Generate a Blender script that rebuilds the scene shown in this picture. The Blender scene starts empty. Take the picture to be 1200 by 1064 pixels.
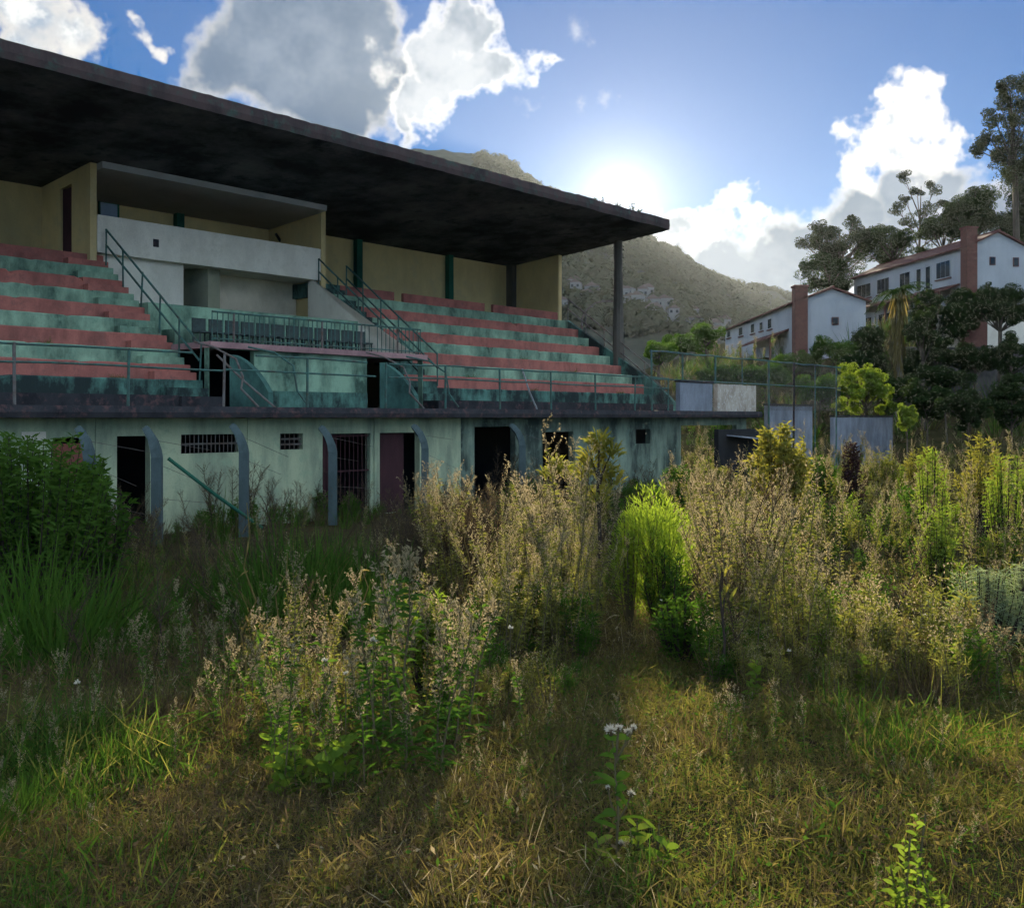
import bpy, bmesh, math, random
from mathutils import Vector, Matrix, Quaternion, noise as mnoise
R = random.Random(11)
SC = bpy.context.scene
COL = SC.collection

# ---------------------------------------------------------------- camera, sky, sun, exposure
EYE = 2.5
FPX, HX, HY = 1200.0, 600.0, 489.0
cam = bpy.data.cameras.new('camera')
cam.lens = 36.0; cam.sensor_width = 36.0; cam.shift_y = -43/1200
cam.clip_start = 0.05; cam.clip_end = 6000
camo = bpy.data.objects.new('camera', cam); COL.objects.link(camo)
camo.location = (0, 0, EYE); camo.rotation_euler = (math.radians(90), 0, 0)
SC.camera = camo

def ray(px, py):
    return Vector(((px-HX)/FPX, 1.0, (HY-py)/FPX))
SUNV = ray(727, 234).normalized()
SUN_EL = math.asin(SUNV.z); SUN_AZ = math.atan2(SUNV.x, SUNV.y)

SC.view_settings.view_transform = 'Standard'
SC.view_settings.look = 'None'
SC.view_settings.gamma = 1.0
SC.view_settings.use_curve_mapping = False
SC.view_settings.exposure = 1.62
SKY = 0.05
SC.render.engine = 'CYCLES'
SC.cycles.use_denoising = True
try: SC.cycles.denoiser = 'OPENIMAGEDENOISE'
except Exception: pass
SC.cycles.max_bounces = 6; SC.cycles.diffuse_bounces = 3; SC.cycles.transmission_bounces = 4
SC.cycles.use_adaptive_sampling = True; SC.cycles.adaptive_threshold = .04; SC.cycles.adaptive_min_samples = 16
SC.cycles.transparent_max_bounces = 8; SC.cycles.volume_bounces = 0
SC.cycles.sample_clamp_indirect = 8.0
SC.cycles.use_fast_gi = False

sun = bpy.data.lights.new('sun', 'SUN'); sun.energy = 3.7; sun.angle = math.radians(0.55)
sun.color = (1.0, 0.88, 0.66)
suno = bpy.data.objects.new('sun', sun); COL.objects.link(suno)
suno.rotation_euler = SUNV.to_track_quat('Z', 'Y').to_euler(); suno.location = SUNV*200

def build_world():
    w = bpy.data.worlds.new('World'); SC.world = w; w.use_nodes = True
    nt = w.node_tree; N = nt.nodes; L = nt.links; N.clear()
    def nd(t, **k):
        n = N.new(t)
        for a, b in k.items(): setattr(n, a, b)
        return n
    def math_(op, a, b=None, c=None, clamp=False):
        n = nd('ShaderNodeMath', operation=op); n.use_clamp = clamp
        for i, v in enumerate((a, b, c)):
            if v is None: continue
            if hasattr(v, 'links'): L.new(v, n.inputs[i])
            else: n.inputs[i].default_value = v
        return n.outputs[0]
    def maprange(v, a, b, c=0.0, d=1.0, smooth=True):
        n = nd('ShaderNodeMapRange'); n.interpolation_type = 'SMOOTHSTEP' if smooth else 'LINEAR'; n.clamp = True
        L.new(v, n.inputs['Value'])
        n.inputs['From Min'].default_value = a; n.inputs['From Max'].default_value = b
        n.inputs['To Min'].default_value = c; n.inputs['To Max'].default_value = d
        return n.outputs['Result']
    def mix(f, a, b):
        n = nd('ShaderNodeMix', data_type='RGBA')
        if hasattr(f, 'links'): L.new(f, n.inputs[0])
        else: n.inputs[0].default_value = f
        for i, v in ((6, a), (7, b)):
            if hasattr(v, 'links'): L.new(v, n.inputs[i])
            else: n.inputs[i].default_value = (*v, 1)
        return n.outputs[2]
    tc = nd('ShaderNodeTexCoord'); D = tc.outputs['Generated']
    sky = nd('ShaderNodeTexSky', sky_type='NISHITA'); sky.sun_disc = False
    sky.sun_elevation = SUN_EL; sky.sun_rotation = SUN_AZ
    sky.altitude = 600; sky.air_density = 1.0; sky.dust_density = 0.0; sky.ozone_density = 6.0
    bg = nd('ShaderNodeBackground'); bg.inputs['Strength'].default_value = SKY
    # directions wobbled by noise make the cloud outlines billow
    def noise(scale, detail, rough, vec=D):
        n = nd('ShaderNodeTexNoise'); n.inputs['Scale'].default_value = scale
        n.inputs['Detail'].default_value = detail; n.inputs['Roughness'].default_value = rough
        L.new(vec, n.inputs['Vector']); return n
    n1 = noise(13.0, 4.0, 0.62)
    sub = nd('ShaderNodeVectorMath', operation='SUBTRACT'); L.new(n1.outputs['Color'], sub.inputs[0]); sub.inputs[1].default_value = (.5, .5, .5)
    sc = nd('ShaderNodeVectorMath', operation='SCALE'); L.new(sub.outputs[0], sc.inputs[0]); sc.inputs['Scale'].default_value = 0.085
    ad = nd('ShaderNodeVectorMath', operation='ADD'); L.new(D, ad.inputs[0]); L.new(sc.outputs[0], ad.inputs[1])
    W = ad.outputs[0]
    n2 = noise(42.0, 3.5, 0.62)
    fine = math_('SUBTRACT', n2.outputs['Fac'], 0.5)
    def field(blobs):
        acc = None
        for (x, y, r) in blobs:
            c = ray(x, y).normalized(); e = (ray(x+r, y).normalized()-c).length*.5 + (ray(x, y+r).normalized()-c).length*.5
            n = nd('ShaderNodeVectorMath', operation='DISTANCE'); L.new(W, n.inputs[0]); n.inputs[1].default_value = c
            m = math_('MULTIPLY_ADD', n.outputs['Value'], -1.0/e, 1.0)
            m = math_('MULTIPLY', m, (r/45.0)**0.75)
            acc = m if acc is None else math_('SMOOTH_MAX', acc, m, 0.4)
        return acc
    grey = [(330,55,95),(255,75,55),(410,35,75),(440,105,58),(375,110,70),(330,-20,70),(215,85,24),
            (935,300,56),(1000,262,54),(1065,240,54),(1120,230,40),(850,314,56),(790,304,48),(745,330,60),(960,330,60),
            (890,340,60),(1165,270,60),(1060,300,60),(905,288,36),(1160,232,20)]
    glint = [(452,92,24),(466,126,26),(480,152,22),(440,60,15),(1010,225,12),(1090,222,12)]
    lump = [(545,22,46),(518,80,48),(572,78,40),(618,80,22),(490,126,38),(640,86,14),(472,158,20),(846,252,24),(868,232,24),(882,252,16),(812,262,22),(786,262,22),(835,268,22)]
    white = [(30,5,62),(84,35,42),(18,55,42),(170,50,20),(160,28,14),(1058,92,26),(1082,98,18),(1066,135,34),(1064,180,40),(1024,172,28),
             (1042,160,22),(1000,182,26),(990,158,18),(1004,212,28),(1098,104,10),(1100,182,24),(1090,205,30)]
    wisp = [(672,38,16),(692,44,16),(704,113,14),(618,127,12),(676,120,10)]
    def fill_cloud(seed):   # unseen cumulus round the rest of the sky, kept bright to light the stand
        mp = nd('ShaderNodeMapping'); L.new(D, mp.inputs['Vector']); mp.inputs['Location'].default_value = (seed, seed*2.1, 0); mp.inputs['Scale'].default_value = (1, 1, 1.7)
        n = noise(2.6, 4.0, 0.55, mp.outputs['Vector'])
        dt = nd('ShaderNodeVectorMath', operation='DOT_PRODUCT'); L.new(D, dt.inputs[0]); dt.inputs[1].default_value = Vector((0, .98, .2)).normalized()
        keep = maprange(dt.outputs['Value'], 0.80, 0.66)
        v = math_('MULTIPLY_ADD', n.outputs['Fac'], 5.0, -2.45)
        return math_('SUBTRACT', v, math_('MULTIPLY', math_('SUBTRACT', 1.0, keep), 4.0))
    fw = field(white); fg = field(grey); fc = fill_cloud(3.3); fl = field(lump); fp = field(wisp); fh = math_('MULTIPLY_ADD', fine, 1.1, field(glint))
    fgc = math_('MULTIPLY_ADD', fine, .12, fg)
    fw = math_('MULTIPLY_ADD', fine, 1.0, fw); fg = math_('MULTIPLY_ADD', fine, 0.55, fg); fl = math_('MULTIPLY_ADD', fine, 0.8, fl)
    # nearness to the sun brightens thin cloud (forward scattering) and the air round the disc
    ds = nd('ShaderNodeVectorMath', operation='DISTANCE'); L.new(D, ds.inputs[0]); ds.inputs[1].default_value = SUNV
    dsun = ds.outputs['Value']
    near = math_('POWER', math_('MAXIMUM', maprange(dsun, 0.0, 0.75, 1.0, 0.0, False), 0.0), 2.0)
    rimv = math_('MULTIPLY_ADD', near, 6.0, 5.4)
    def rim_color(k=1.0, tint=(1.0, .97, .92)):
        n = nd('ShaderNodeVectorMath', operation='SCALE'); n.inputs[0].default_value = Vector(tint)*k; L.new(rimv, n.inputs['Scale']); return n.outputs[0]
    core = mix(maprange(n1.outputs['Fac'], .35, .66), (.7, 1.2, 2.0), (1.6, 2.1, 2.9))
    corew = mix(maprange(n2.outputs['Fac'], .38, .6), (2.8, 3.4, 4.2), (6.4, 6.5, 6.4))
    aur = math_('MULTIPLY', math_('POWER', 2.71828, math_('MULTIPLY', dsun, -33.0)), 8.5)
    aur2 = math_('MULTIPLY', math_('POWER', maprange(dsun, 0.0, 0.36, 1.0, 0.0, False), 2.6), 1.4)
    asum = math_('ADD', aur, aur2)
    acol = nd('ShaderNodeVectorMath', operation='SCALE'); acol.inputs[0].default_value = (1.0, .93, .78); L.new(asum, acol.inputs['Scale'])
    base = nd('ShaderNodeVectorMath', operation='ADD'); tn = nd('ShaderNodeVectorMath', operation='MULTIPLY'); L.new(sky.outputs[0], tn.inputs[0]); tn.inputs[1].default_value = (.13, .50, .66); L.new(tn.outputs[0], base.inputs[0]); L.new(acol.outputs[0], base.inputs[1])
    col = base.outputs[0]
    fp = math_('MULTIPLY_ADD', fine, 1.3, fp)
    col = mix(maprange(fp, -0.1, 0.9, 0.0, .55), col, rim_color(.8))
    col = mix(maprange(fw, -0.05, 0.34), col, mix(maprange(fw, 0.12, 0.8), rim_color(.95), corew))
    col = mix(maprange(fg, -0.05, 0.42), col, mix(maprange(fgc, 0.05, 0.55), rim_color(.85), core))
    col = mix(maprange(fh, 0.0, 0.75, 0.0, .85), col, rim_color(.95))
    col = mix(maprange(fl, -0.05, 0.30), col, mix(maprange(fl, 0.05, 0.40), rim_color(1.0), mix(maprange(n1.outputs['Fac'], .38, .62), (2.0, 2.5, 3.2), (4.6, 4.9, 5.3))))
    # unseen cloud facing the sun, brightened and tinted blue to fill the shade
    col = mix(maprange(math_('MULTIPLY_ADD', fine, .8, fc), 0.0, 0.35), col, mix(maprange(fc, .3, 1.6), (12.8, 15.6, 17.6), (7.6, 9.4, 11.2)))
    L.new(col, bg.inputs['Color'])
    out = nd('ShaderNodeOutputWorld'); L.new(bg.outputs[0], out.inputs['Surface'])
    w.cycles.sampling_method = 'MANUAL'; w.cycles.sample_map_resolution = 512
build_world()

# ---------------------------------------------------------------- helpers
def link(o): COL.objects.link(o); return o
class MB:
    def __init__(s): s.v = []; s.f = []; s.m = []; s.mi = 0
    def face(s, ids): s.f.append(ids); s.m.append(s.mi)
    def poly(s, pts):
        n = len(s.v); s.v += [tuple(p) for p in pts]; s.face(tuple(range(n, n+len(pts))))
    def box(s, x0, x1, y0, y1, z0, z1):
        n = len(s.v)
        s.v += [(x0,y0,z0),(x1,y0,z0),(x1,y1,z0),(x0,y1,z0),(x0,y0,z1),(x1,y0,z1),(x1,y1,z1),(x0,y1,z1)]
        for q in ((3,2,1,0),(4,5,6,7),(0,1,5,4),(1,2,6,5),(2,3,7,6),(3,0,4,7)): s.face(tuple(n+i for i in q))
    def prism(s, poly2, a0, a1, axis='x'):
        # poly2: points in the plane across the axis; axis x -> (y,z); axis y -> (x,z); axis z -> (x,y)
        n = len(s.v); k = len(poly2)
        for a in (a0, a1):
            for (p, q) in poly2:
                s.v.append((a,p,q) if axis=='x' else ((p,a,q) if axis=='y' else (p,q,a)))
        s.face(tuple(n+i for i in range(k))[::-1]); s.face(tuple(n+k+i for i in range(k)))
        for i in range(k):
            j = (i+1) % k; s.face((n+i, n+j, n+k+j, n+k+i))
    def tube(s, pts, radii, n=6, cap=True):
        pts = [Vector(p) for p in pts]
        if not hasattr(radii, '__len__'): radii = [radii]*len(pts)
        base = len(s.v); up = None
        for i, p in enumerate(pts):
            t = (pts[min(i+1, len(pts)-1)]-pts[max(i-1, 0)])
            if t.length < 1e-9: t = Vector((0,0,1))
            t.normalize()
            ref = up if up is not None else (Vector((1,0,0)) if abs(t.z) > .9 else Vector((0,0,1)))
            a = t.cross(ref)
            if a.length < 1e-6: a = t.cross(Vector((0,1,0)))
            a.normalize(); b = a.cross(t); up = b
            for k in range(n):
                an = 2*math.pi*k/n
                s.v.append(tuple(p + (a*math.cos(an)+b*math.sin(an))*radii[i]))
        for i in range(len(pts)-1):
            for k in range(n):
                j = (k+1) % n
                s.face((base+i*n+k, base+i*n+j, base+(i+1)*n+j, base+(i+1)*n+k))
        if cap:
            s.face(tuple(base+k for k in range(n))[::-1]); s.face(tuple(base+(len(pts)-1)*n+k for k in range(n)))
    def blade(s, p, d, L, w, bend=0.5, n=3, side=None):
        # narrow leaf: p base, d direction, droops by bend*L
        p = Vector(p); d = Vector(d).normalized()
        if side is None:
            side = d.cross(Vector((R.uniform(-1,1), R.uniform(-1,1), R.uniform(-.3,.3))))
            if side.length < 1e-4: side = Vector((1,0,0))
        side = Vector(side).normalized()
        base = len(s.v); pr = []
        for i in range(n):
            t = i/n
            c = p + d*(L*t) + Vector((0,0,-bend*L*t*t))
            ww = w*(math.sin(math.pi*(0.18+0.72*t))) * .5
            s.v.append(tuple(c-side*ww)); s.v.append(tuple(c+side*ww))
        s.v.append(tuple(p + d*L + Vector((0,0,-bend*L))))
        for i in range(n-1):
            s.face((base+2*i, base+2*i+1, base+2*i+3, base+2*i+2))
        s.face((base+2*n-2, base+2*n-1, base+2*n))
    def leaf(s, c, nrm, L, w):
        # diamond leaf centred at c
        nrm = Vector(nrm); a = nrm.orthogonal().normalized(); a.rotate(Quaternion(nrm.normalized(), R.uniform(0, 6.28))); b = nrm.normalized().cross(a)
        c = Vector(c); n = len(s.v)
        s.v += [tuple(c-a*L*.5), tuple(c+b*w*.5+a*L*.05), tuple(c+a*L*.5), tuple(c-b*w*.5+a*L*.05)]
        s.face((n, n+1, n+2, n+3))
    def mesh(s, name, mats, smooth=False):
        me = bpy.data.meshes.new(name); me.from_pydata(s.v, [], s.f)
        for m in (mats if isinstance(mats, (list, tuple)) else [mats]): me.materials.append(m)
        if any(s.m): me.polygons.foreach_set('material_index', s.m)
        if smooth: me.polygons.foreach_set('use_smooth', [True]*len(s.f))
        me.update(); return me
    def build(s, name, mats, parent=None, loc=None, rz=0, smooth=False):
        o = bpy.data.objects.new(name, s.mesh(name, mats, smooth)); link(o)
        if parent is not None: o.parent = parent
        if loc is not None: o.location = loc
        if rz: o.rotation_euler = (0, 0, rz)
        return o
def tag(o, label=None, cat=None, group=None, kind=None):
    for k, v in (('label', label), ('category', cat), ('group', group), ('kind', kind)):
        if v: o[k] = v
    return o
def empty(name, loc=(0,0,0), rz=0, parent=None):
    o = bpy.data.objects.new(name, None); o.empty_display_size = .2; link(o)
    o.location = loc; o.rotation_euler = (0, 0, rz)
    if parent is not None: o.parent = parent
    return o
def rvec(): 
    while True:
        v = Vector((R.uniform(-1,1), R.uniform(-1,1), R.uniform(-1,1)))
        if .01 < v.length < 1: return v
def sstep(a, b, x):
    t = min(1, max(0, (x-a)/(b-a))); return t*t*(3-2*t)

# ---------------------------------------------------------------- materials
MATS = {}
def newmat(name):
    m = bpy.data.materials.new(name); m.use_nodes = True; m.node_tree.nodes.clear(); MATS[name] = m
    return m, m.node_tree.nodes, m.node_tree.links
def surf(name, base, dark=None, scale=1.0, amount=.5, streak=.0, rough=.9, bump=.15, fine=30, lo=.42, hi=.68, spec=.2, third=None):
    """painted / concrete surface: base colour, weathering stain with its own shape, fine grain relief"""
    m, N, L = newmat(name)
    tc = N.new('ShaderNodeTexCoord')
    mp = N.new('ShaderNodeMapping'); mp.inputs['Scale'].default_value = (1, 1, 1-streak); L.new(tc.outputs['Object'], mp.inputs['Vector'])
    n1 = N.new('ShaderNodeTexNoise'); n1.inputs['Scale'].default_value = scale; n1.inputs['Detail'].default_value = 8; n1.inputs['Roughness'].default_value = .68
    L.new(mp.outputs[0], n1.inputs['Vector'])
    mr = N.new('ShaderNodeMapRange'); mr.inputs['From Min'].default_value = lo; mr.inputs['From Max'].default_value = hi
    mr.inputs['To Max'].default_value = amount; L.new(n1.outputs['Fac'], mr.inputs['Value'])
    mx = N.new('ShaderNodeMix'); mx.data_type = 'RGBA'; L.new(mr.outputs[0], mx.inputs[0])
    mx.inputs[6].default_value = (*base, 1); mx.inputs[7].default_value = (*(dark or [c*.35 for c in base]), 1)
    col = mx.outputs[2]
    if third:
        n3 = N.new('ShaderNodeTexNoise'); n3.inputs['Scale'].default_value = scale*2.7; n3.inputs['Detail'].default_value = 6; n3.inputs['Roughness'].default_value = .7
        m3 = N.new('ShaderNodeMapping'); m3.inputs['Location'].default_value = (7.3, 2.2, 4.1); L.new(tc.outputs['Object'], m3.inputs['Vector']); L.new(m3.outputs[0], n3.inputs['Vector'])
        r3 = N.new('ShaderNodeMapRange'); r3.inputs['From Min'].default_value = .52; r3.inputs['From Max'].default_value = .66; L.new(n3.outputs['Fac'], r3.inputs['Value'])
        x3 = N.new('ShaderNodeMix'); x3.data_type = 'RGBA'; L.new(r3.outputs[0], x3.inputs[0]); L.new(col, x3.inputs[6]); x3.inputs[7].default_value = (*third, 1)
        col = x3.outputs[2]
    n2 = N.new('ShaderNodeTexNoise'); n2.inputs['Scale'].default_value = fine; n2.inputs['Detail'].default_value = 4; L.new(tc.outputs['Object'], n2.inputs['Vector'])
    v = N.new('ShaderNodeMapRange'); v.inputs['To Min'].default_value = .82; v.inputs['To Max'].default_value = 1.15; L.new(n2.outputs['Fac'], v.inputs['Value'])
    sc = N.new('ShaderNodeVectorMath'); sc.operation = 'SCALE'; L.new(col, sc.inputs[0]); L.new(v.outputs[0], sc.inputs['Scale'])
    bs = N.new('ShaderNodeBsdfPrincipled'); bs.inputs['Roughness'].default_value = rough; bs.inputs['Specular IOR Level'].default_value = spec
    L.new(sc.outputs[0], bs.inputs['Base Color'])
    if bump:
        bp = N.new('ShaderNodeBump'); bp.inputs['Strength'].default_value = bump; bp.inputs['Distance'].default_value = .02; L.new(n2.outputs['Fac'], bp.inputs['Height']); L.new(bp.outputs[0], bs.inputs['Normal'])
    o = N.new('ShaderNodeOutputMaterial'); L.new(bs.outputs[0], o.inputs['Surface'])
    return m
def leafmat(name, c1, c2, trans=.5, tint=(1.25, 1.2, .55), patch=None):
    """foliage: colour differs from plant to plant and leaf to leaf; half of the light passes through"""
    m, N, L = newmat(name)
    oi = N.new('ShaderNodeObjectInfo'); ge = N.new('ShaderNodeNewGeometry')
    ad = N.new('ShaderNodeMath'); ad.operation = 'MULTIPLY_ADD'; L.new(ge.outputs['Random Per Island'], ad.inputs[0]); ad.inputs[1].default_value = .55
    ml = N.new('ShaderNodeMath'); ml.operation = 'MULTIPLY'; L.new(oi.outputs['Random'], ml.inputs[0]); ml.inputs[1].default_value = .45
    L.new(ml.outputs[0], ad.inputs[2])
    mx = N.new('ShaderNodeMix'); mx.data_type = 'RGBA'; L.new(ad.outputs[0], mx.inputs[0]); mx.inputs[6].default_value = (*c1, 1); mx.inputs[7].default_value = (*c2, 1)
    d = N.new('ShaderNodeBsdfDiffuse'); L.new(mx.outputs[2], d.inputs['Color'])
    tm = N.new('ShaderNodeMix'); tm.data_type = 'RGBA'; tm.blend_type = 'MULTIPLY'; tm.inputs[0].default_value = 1; L.new(mx.outputs[2], tm.inputs[6]); tm.inputs[7].default_value = (*tint, 1)
    t = N.new('ShaderNodeBsdfTranslucent'); L.new(tm.outputs[2], t.inputs['Color'])
    ms = N.new('ShaderNodeMixShader'); ms.inputs[0].default_value = trans; L.new(d.outputs[0], ms.inputs[1]); L.new(t.outputs[0], ms.inputs[2])
    o = N.new('ShaderNodeOutputMaterial'); L.new(ms.outputs[0], o.inputs['Surface'])
    return m
def glassmat(name, c=(.02,.025,.03)):
    m, N, L = newmat(name); bs = N.new('ShaderNodeBsdfPrincipled'); bs.inputs['Base Color'].default_value = (*c, 1); bs.inputs['Roughness'].default_value = .08
    o = N.new('ShaderNodeOutputMaterial'); L.new(bs.outputs[0], o.inputs['Surface']); return m

M_RED = surf('faded_red_paint', (.39,.135,.11), (.12,.05,.045), 1.1, .75, .3, third=(.24,.10,.085))
M_GRN = surf('faded_mint_paint', (.25,.385,.275), (.035,.07,.055), 1.0, .95, .5, third=(.15,.26,.19), lo=.40, hi=.64)
M_GRNST = surf('mouldy_green_paint', (.10,.22,.18), (.016,.022,.024), 1.5, .95, .45, lo=.36, hi=.56)
M_MOULD = surf('black_mould_concrete', (.035,.035,.04), (.012,.012,.016), 1.6, .9, .3, third=(.10,.055,.055))
M_ROOF = surf('stained_roof_concrete', (.13,.135,.15), (.018,.021,.027), .45, 1.0, .0, third=(.018,.024,.03), lo=.36, hi=.6)
M_FASC = surf('mossy_fascia', (.075,.05,.05), (.02,.02,.022), 1.3, .9, .6, third=(.05,.075,.065))
M_YEL = surf('ochre_plaster', (.60,.45,.22), (.34,.25,.13), .7, .6, .5, third=(.50,.39,.21))
M_WHT = surf('dirty_white_plaster', (.72,.66,.57), (.42,.37,.31), .8, .5, .5, third=(.62,.56,.47))
M_BEI = surf('beige_plaster', (.62,.54,.42), (.36,.30,.22), .9, .6, .3)
M_MINTW = surf('pale_mint_wall', (.43,.48,.32), (.12,.165,.135), .9, .9, .76, third=(.30,.38,.26), lo=.40, hi=.62)
M_PINK = surf('pink_slab', (.36,.21,.21), (.14,.08,.09), 1.4, .7, .2)
M_DGRN = surf('dark_green_paint', (.02,.10,.065), (.01,.03,.025), 1.5, .6, .3)
M_PIPE = surf('green_pipe_paint', (.05,.13,.115), (.06,.035,.025), 4, .8, 0, rough=.6, bump=.05)
M_RUST = surf('rusty_pipe', (.14,.13,.125), (.09,.045,.03), 5, .9, 0, rough=.7, bump=.05)
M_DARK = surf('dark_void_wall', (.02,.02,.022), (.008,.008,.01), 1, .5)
M_BRICK = surf('red_brick_infill', (.28,.10,.075), (.14,.06,.05), 6, .7, 0)
M_POST = surf('bluish_concrete_post', (.075,.105,.11), (.03,.045,.045), 2, .7, .5)
M_CEIL = surf('grey_ceiling', (.42,.40,.40), (.28,.27,.27), .8, .6)
M_DOOR = surf('maroon_door', (.06,.025,.03), (.02,.012,.015), 3, .6, .6)
M_PILLAR = surf('pillar_concrete', (.12,.105,.09), (.05,.045,.04), 1.5, .8, .6)
M_WIN = glassmat('window_glass')
M_BLUEWIN = surf('pale_blue_pane', (.22,.30,.42), (.12,.17,.25), 3, .5, rough=.3)
M_HWHITE = surf('house_white', (.40,.41,.44), (.25,.26,.28), .5, .5, .6)
M_HROOF = surf('clay_roof', (.13,.055,.045), (.05,.03,.028), 1.2, .7, 0)
M_CHIM = surf('chimney_brick', (.15,.065,.052), (.08,.042,.036), 4, .7)
M_STONE = surf('rough_stone', (.10,.09,.085), (.03,.032,.032), 1.4, .9)
M_BARK = surf('bark', (.10,.08,.06), (.04,.034,.03), 3, .7, .6)
M_PBARK = surf('pale_bark', (.26,.22,.17), (.12,.10,.08), 2, .7, .7)

# ---------------------------------------------------------------- ground
A = math.radians(49.1); CA, SA = math.cos(A), math.sin(A)
def P(s, D, z=0.0): return Vector((CA*s - SA*D, SA*s + CA*D, z))      # stand coordinates -> world
def Zof(px, D): u = (px-HX)/FPX; return D/(CA - SA*u)
def S(px, D): u = (px-HX)/FPX; return Zof(px, D)*(CA*u + SA)
def Hh(px, py, D): return EYE + (HY-py)*Zof(px, D)/FPX
def at(px, Y, z=None, py=None):
    x = (px-HX)/FPX*Y
    return Vector((x, Y, (EYE + (HY-py)/FPX*Y) if py is not None else (z or 0)))

def hgt(x, y):
    d = math.hypot(x*.8, y)
    g = .90*(1-sstep(2.5, 13.5, d))
    g += .05*mnoise.noise((x*.55, y*.55, 0)) + .09*mnoise.noise((x*.17, y*.17, 3.1))
    hill = sstep(50, 105, y)*min(26, max(2.0, 3+x*.22)) + sstep(105, 210, y)*min(16, max(0, x*.12))
    return g*(1 if y < 60 else .3) + hill + (0.5*mnoise.noise((x*.05, y*.05, 9)) if y > 55 else 0)
def axis(lo, hi, fine0, fine1, step, grow=1.16):
    a = [fine0 + i*step for i in range(int((fine1-fine0)/step)+1)]
    v, st = a[-1], step
    while v < hi: st *= grow; v += st; a.append(v)
    v, st = a[0], step; pre = []
    while v > lo: st *= grow; v -= st; pre.append(v)
    return pre[::-1] + a
gx = axis(-1500, 1500, -14, 16, .45); gy = axis(-150, 2600, -4, 32, .45)
mb = MB()
for y in gy:
    for x in gx: mb.v.append((x, y, hgt(x, y)))
W_ = len(gx)
for j in range(len(gy)-1):
    for i in range(W_-1): mb.face((j*W_+i, j*W_+i+1, (j+1)*W_+i+1, (j+1)*W_+i))
def groundmat():
    m, N, L = newmat('field_soil')
    tc = N.new('ShaderNodeTexCoord')
    def nz(s, d=6):
        n = N.new('ShaderNodeTexNoise'); n.inputs['Scale'].default_value = s; n.inputs['Detail'].default_value = d; n.inputs['Roughness'].default_value = .65; L.new(tc.outputs['Object'], n.inputs['Vector']); return n
    a = nz(.5); b = nz(9); 
    r = N.new('ShaderNodeValToRGB'); L.new(a.outputs['Fac'], r.inputs[0])
    e = r.color_ramp.elements; e[0].position = .35; e[0].color = (.045,.05,.02,1); e[1].position = .65; e[1].color = (.11,.085,.045,1)
    mx = N.new('ShaderNodeMix'); mx.data_type = 'RGBA'; mx.blend_type = 'MULTIPLY'; mx.inputs[0].default_value = .8; L.new(r.outputs[0], mx.inputs[6]); L.new(b.outputs['Color'], mx.inputs[7])
    bs = N.new('ShaderNodeBsdfDiffuse'); L.new(mx.outputs[2], bs.inputs['Color'])
    bp = N.new('ShaderNodeBump'); bp.inputs['Distance'].default_value = .05; L.new(b.outputs['Fac'], bp.inputs['Height']); L.new(bp.outputs[0], bs.inputs['Normal'])
    o = N.new('ShaderNodeOutputMaterial'); L.new(bs.outputs[0], o.inputs['Surface']); return m
tag(mb.build('ground', groundmat(), smooth=True), kind='structure')

# ---------------------------------------------------------------- far mountain
def ridge(x):
    pts = [(-900,140),(-500,165),(-250,205),(-165,226),(-120,234),(-82,237),(-30,232),(-7,224),(11,213),(30,198),(75,175),(110,158),(142,141),(165,125),(202,106),(232,98),(262,88),(330,78),(420,92),(600,120),(900,140)]
    for (a, ha), (b, hb) in zip(pts, pts[1:]):
        if a <= x <= b: t = (x-a)/(b-a); return ha+(hb-ha)*t
    return 120
def mount_z(x, y):
    k = ((min(y, 900)-240)/660)**.85 if y <= 900 else 1 - sstep(900, 1500, y)*.8
    n = mnoise.fractal((x*.006, y*.006, 1.7), 1.0, 2.0, 5); g = abs(mnoise.fractal((x*.012, y*.004, 6.1), 1.0, 2.0, 4))
    xr = x/max(y, 500)*900 if y < 900 else x; e = 1-.9*math.exp(-((y-900)/120)**2)
    z = EYE + ridge(max(-899, min(899, xr)))*k + (n*16-g*14)*min(1, k*3)*e + 2.6*mnoise.noise((x*.12, y*.12, 5))
    return z - 4*(1-min(1, k*8))
mb = MB(); nx, ny = 420, 150
for j in range(ny+1):
    y = 240 + (1500-240)*j/ny
    for i in range(nx+1):
        x = -900 + 1800*i/nx
        mb.v.append((x, y, mount_z(x, y)))
for j in range(ny):
    for i in range(nx): mb.face((j*(nx+1)+i, j*(nx+1)+i+1, (j+1)*(nx+1)+i+1, (j+1)*(nx+1)+i))
M_MOUNT = surf('forested_slope', (.05,.056,.04), (.018,.024,.018), .06, .95, 0, fine=.35, bump=1.0, third=(.055,.052,.04))
tag(mb.build('mountain', M_MOUNT, smooth=True), kind='structure')

# ---------------------------------------------------------------- grandstand
S0, D0 = 22.0, 25.0
stand = empty('grandstand', P(S0, D0, 0), A)
tag(stand, 'abandoned concrete grandstand with red and green stepped benches under a long dark roof', 'grandstand')
def q(s, D, z): return (s-S0, D-D0, z)
def sbox(name, mat, s0, s1, d0, d1, z0, z1, parent=stand):
    m = MB(); m.box(s0-S0, s1-S0, d0-D0, d1-D0, z0, z1); return m.build(name, mat, parent)
LE, RE = 1.0, 36.4            # seating ends
LED = 19.3                    # ledge front
FLOOR = 2.73
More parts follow.
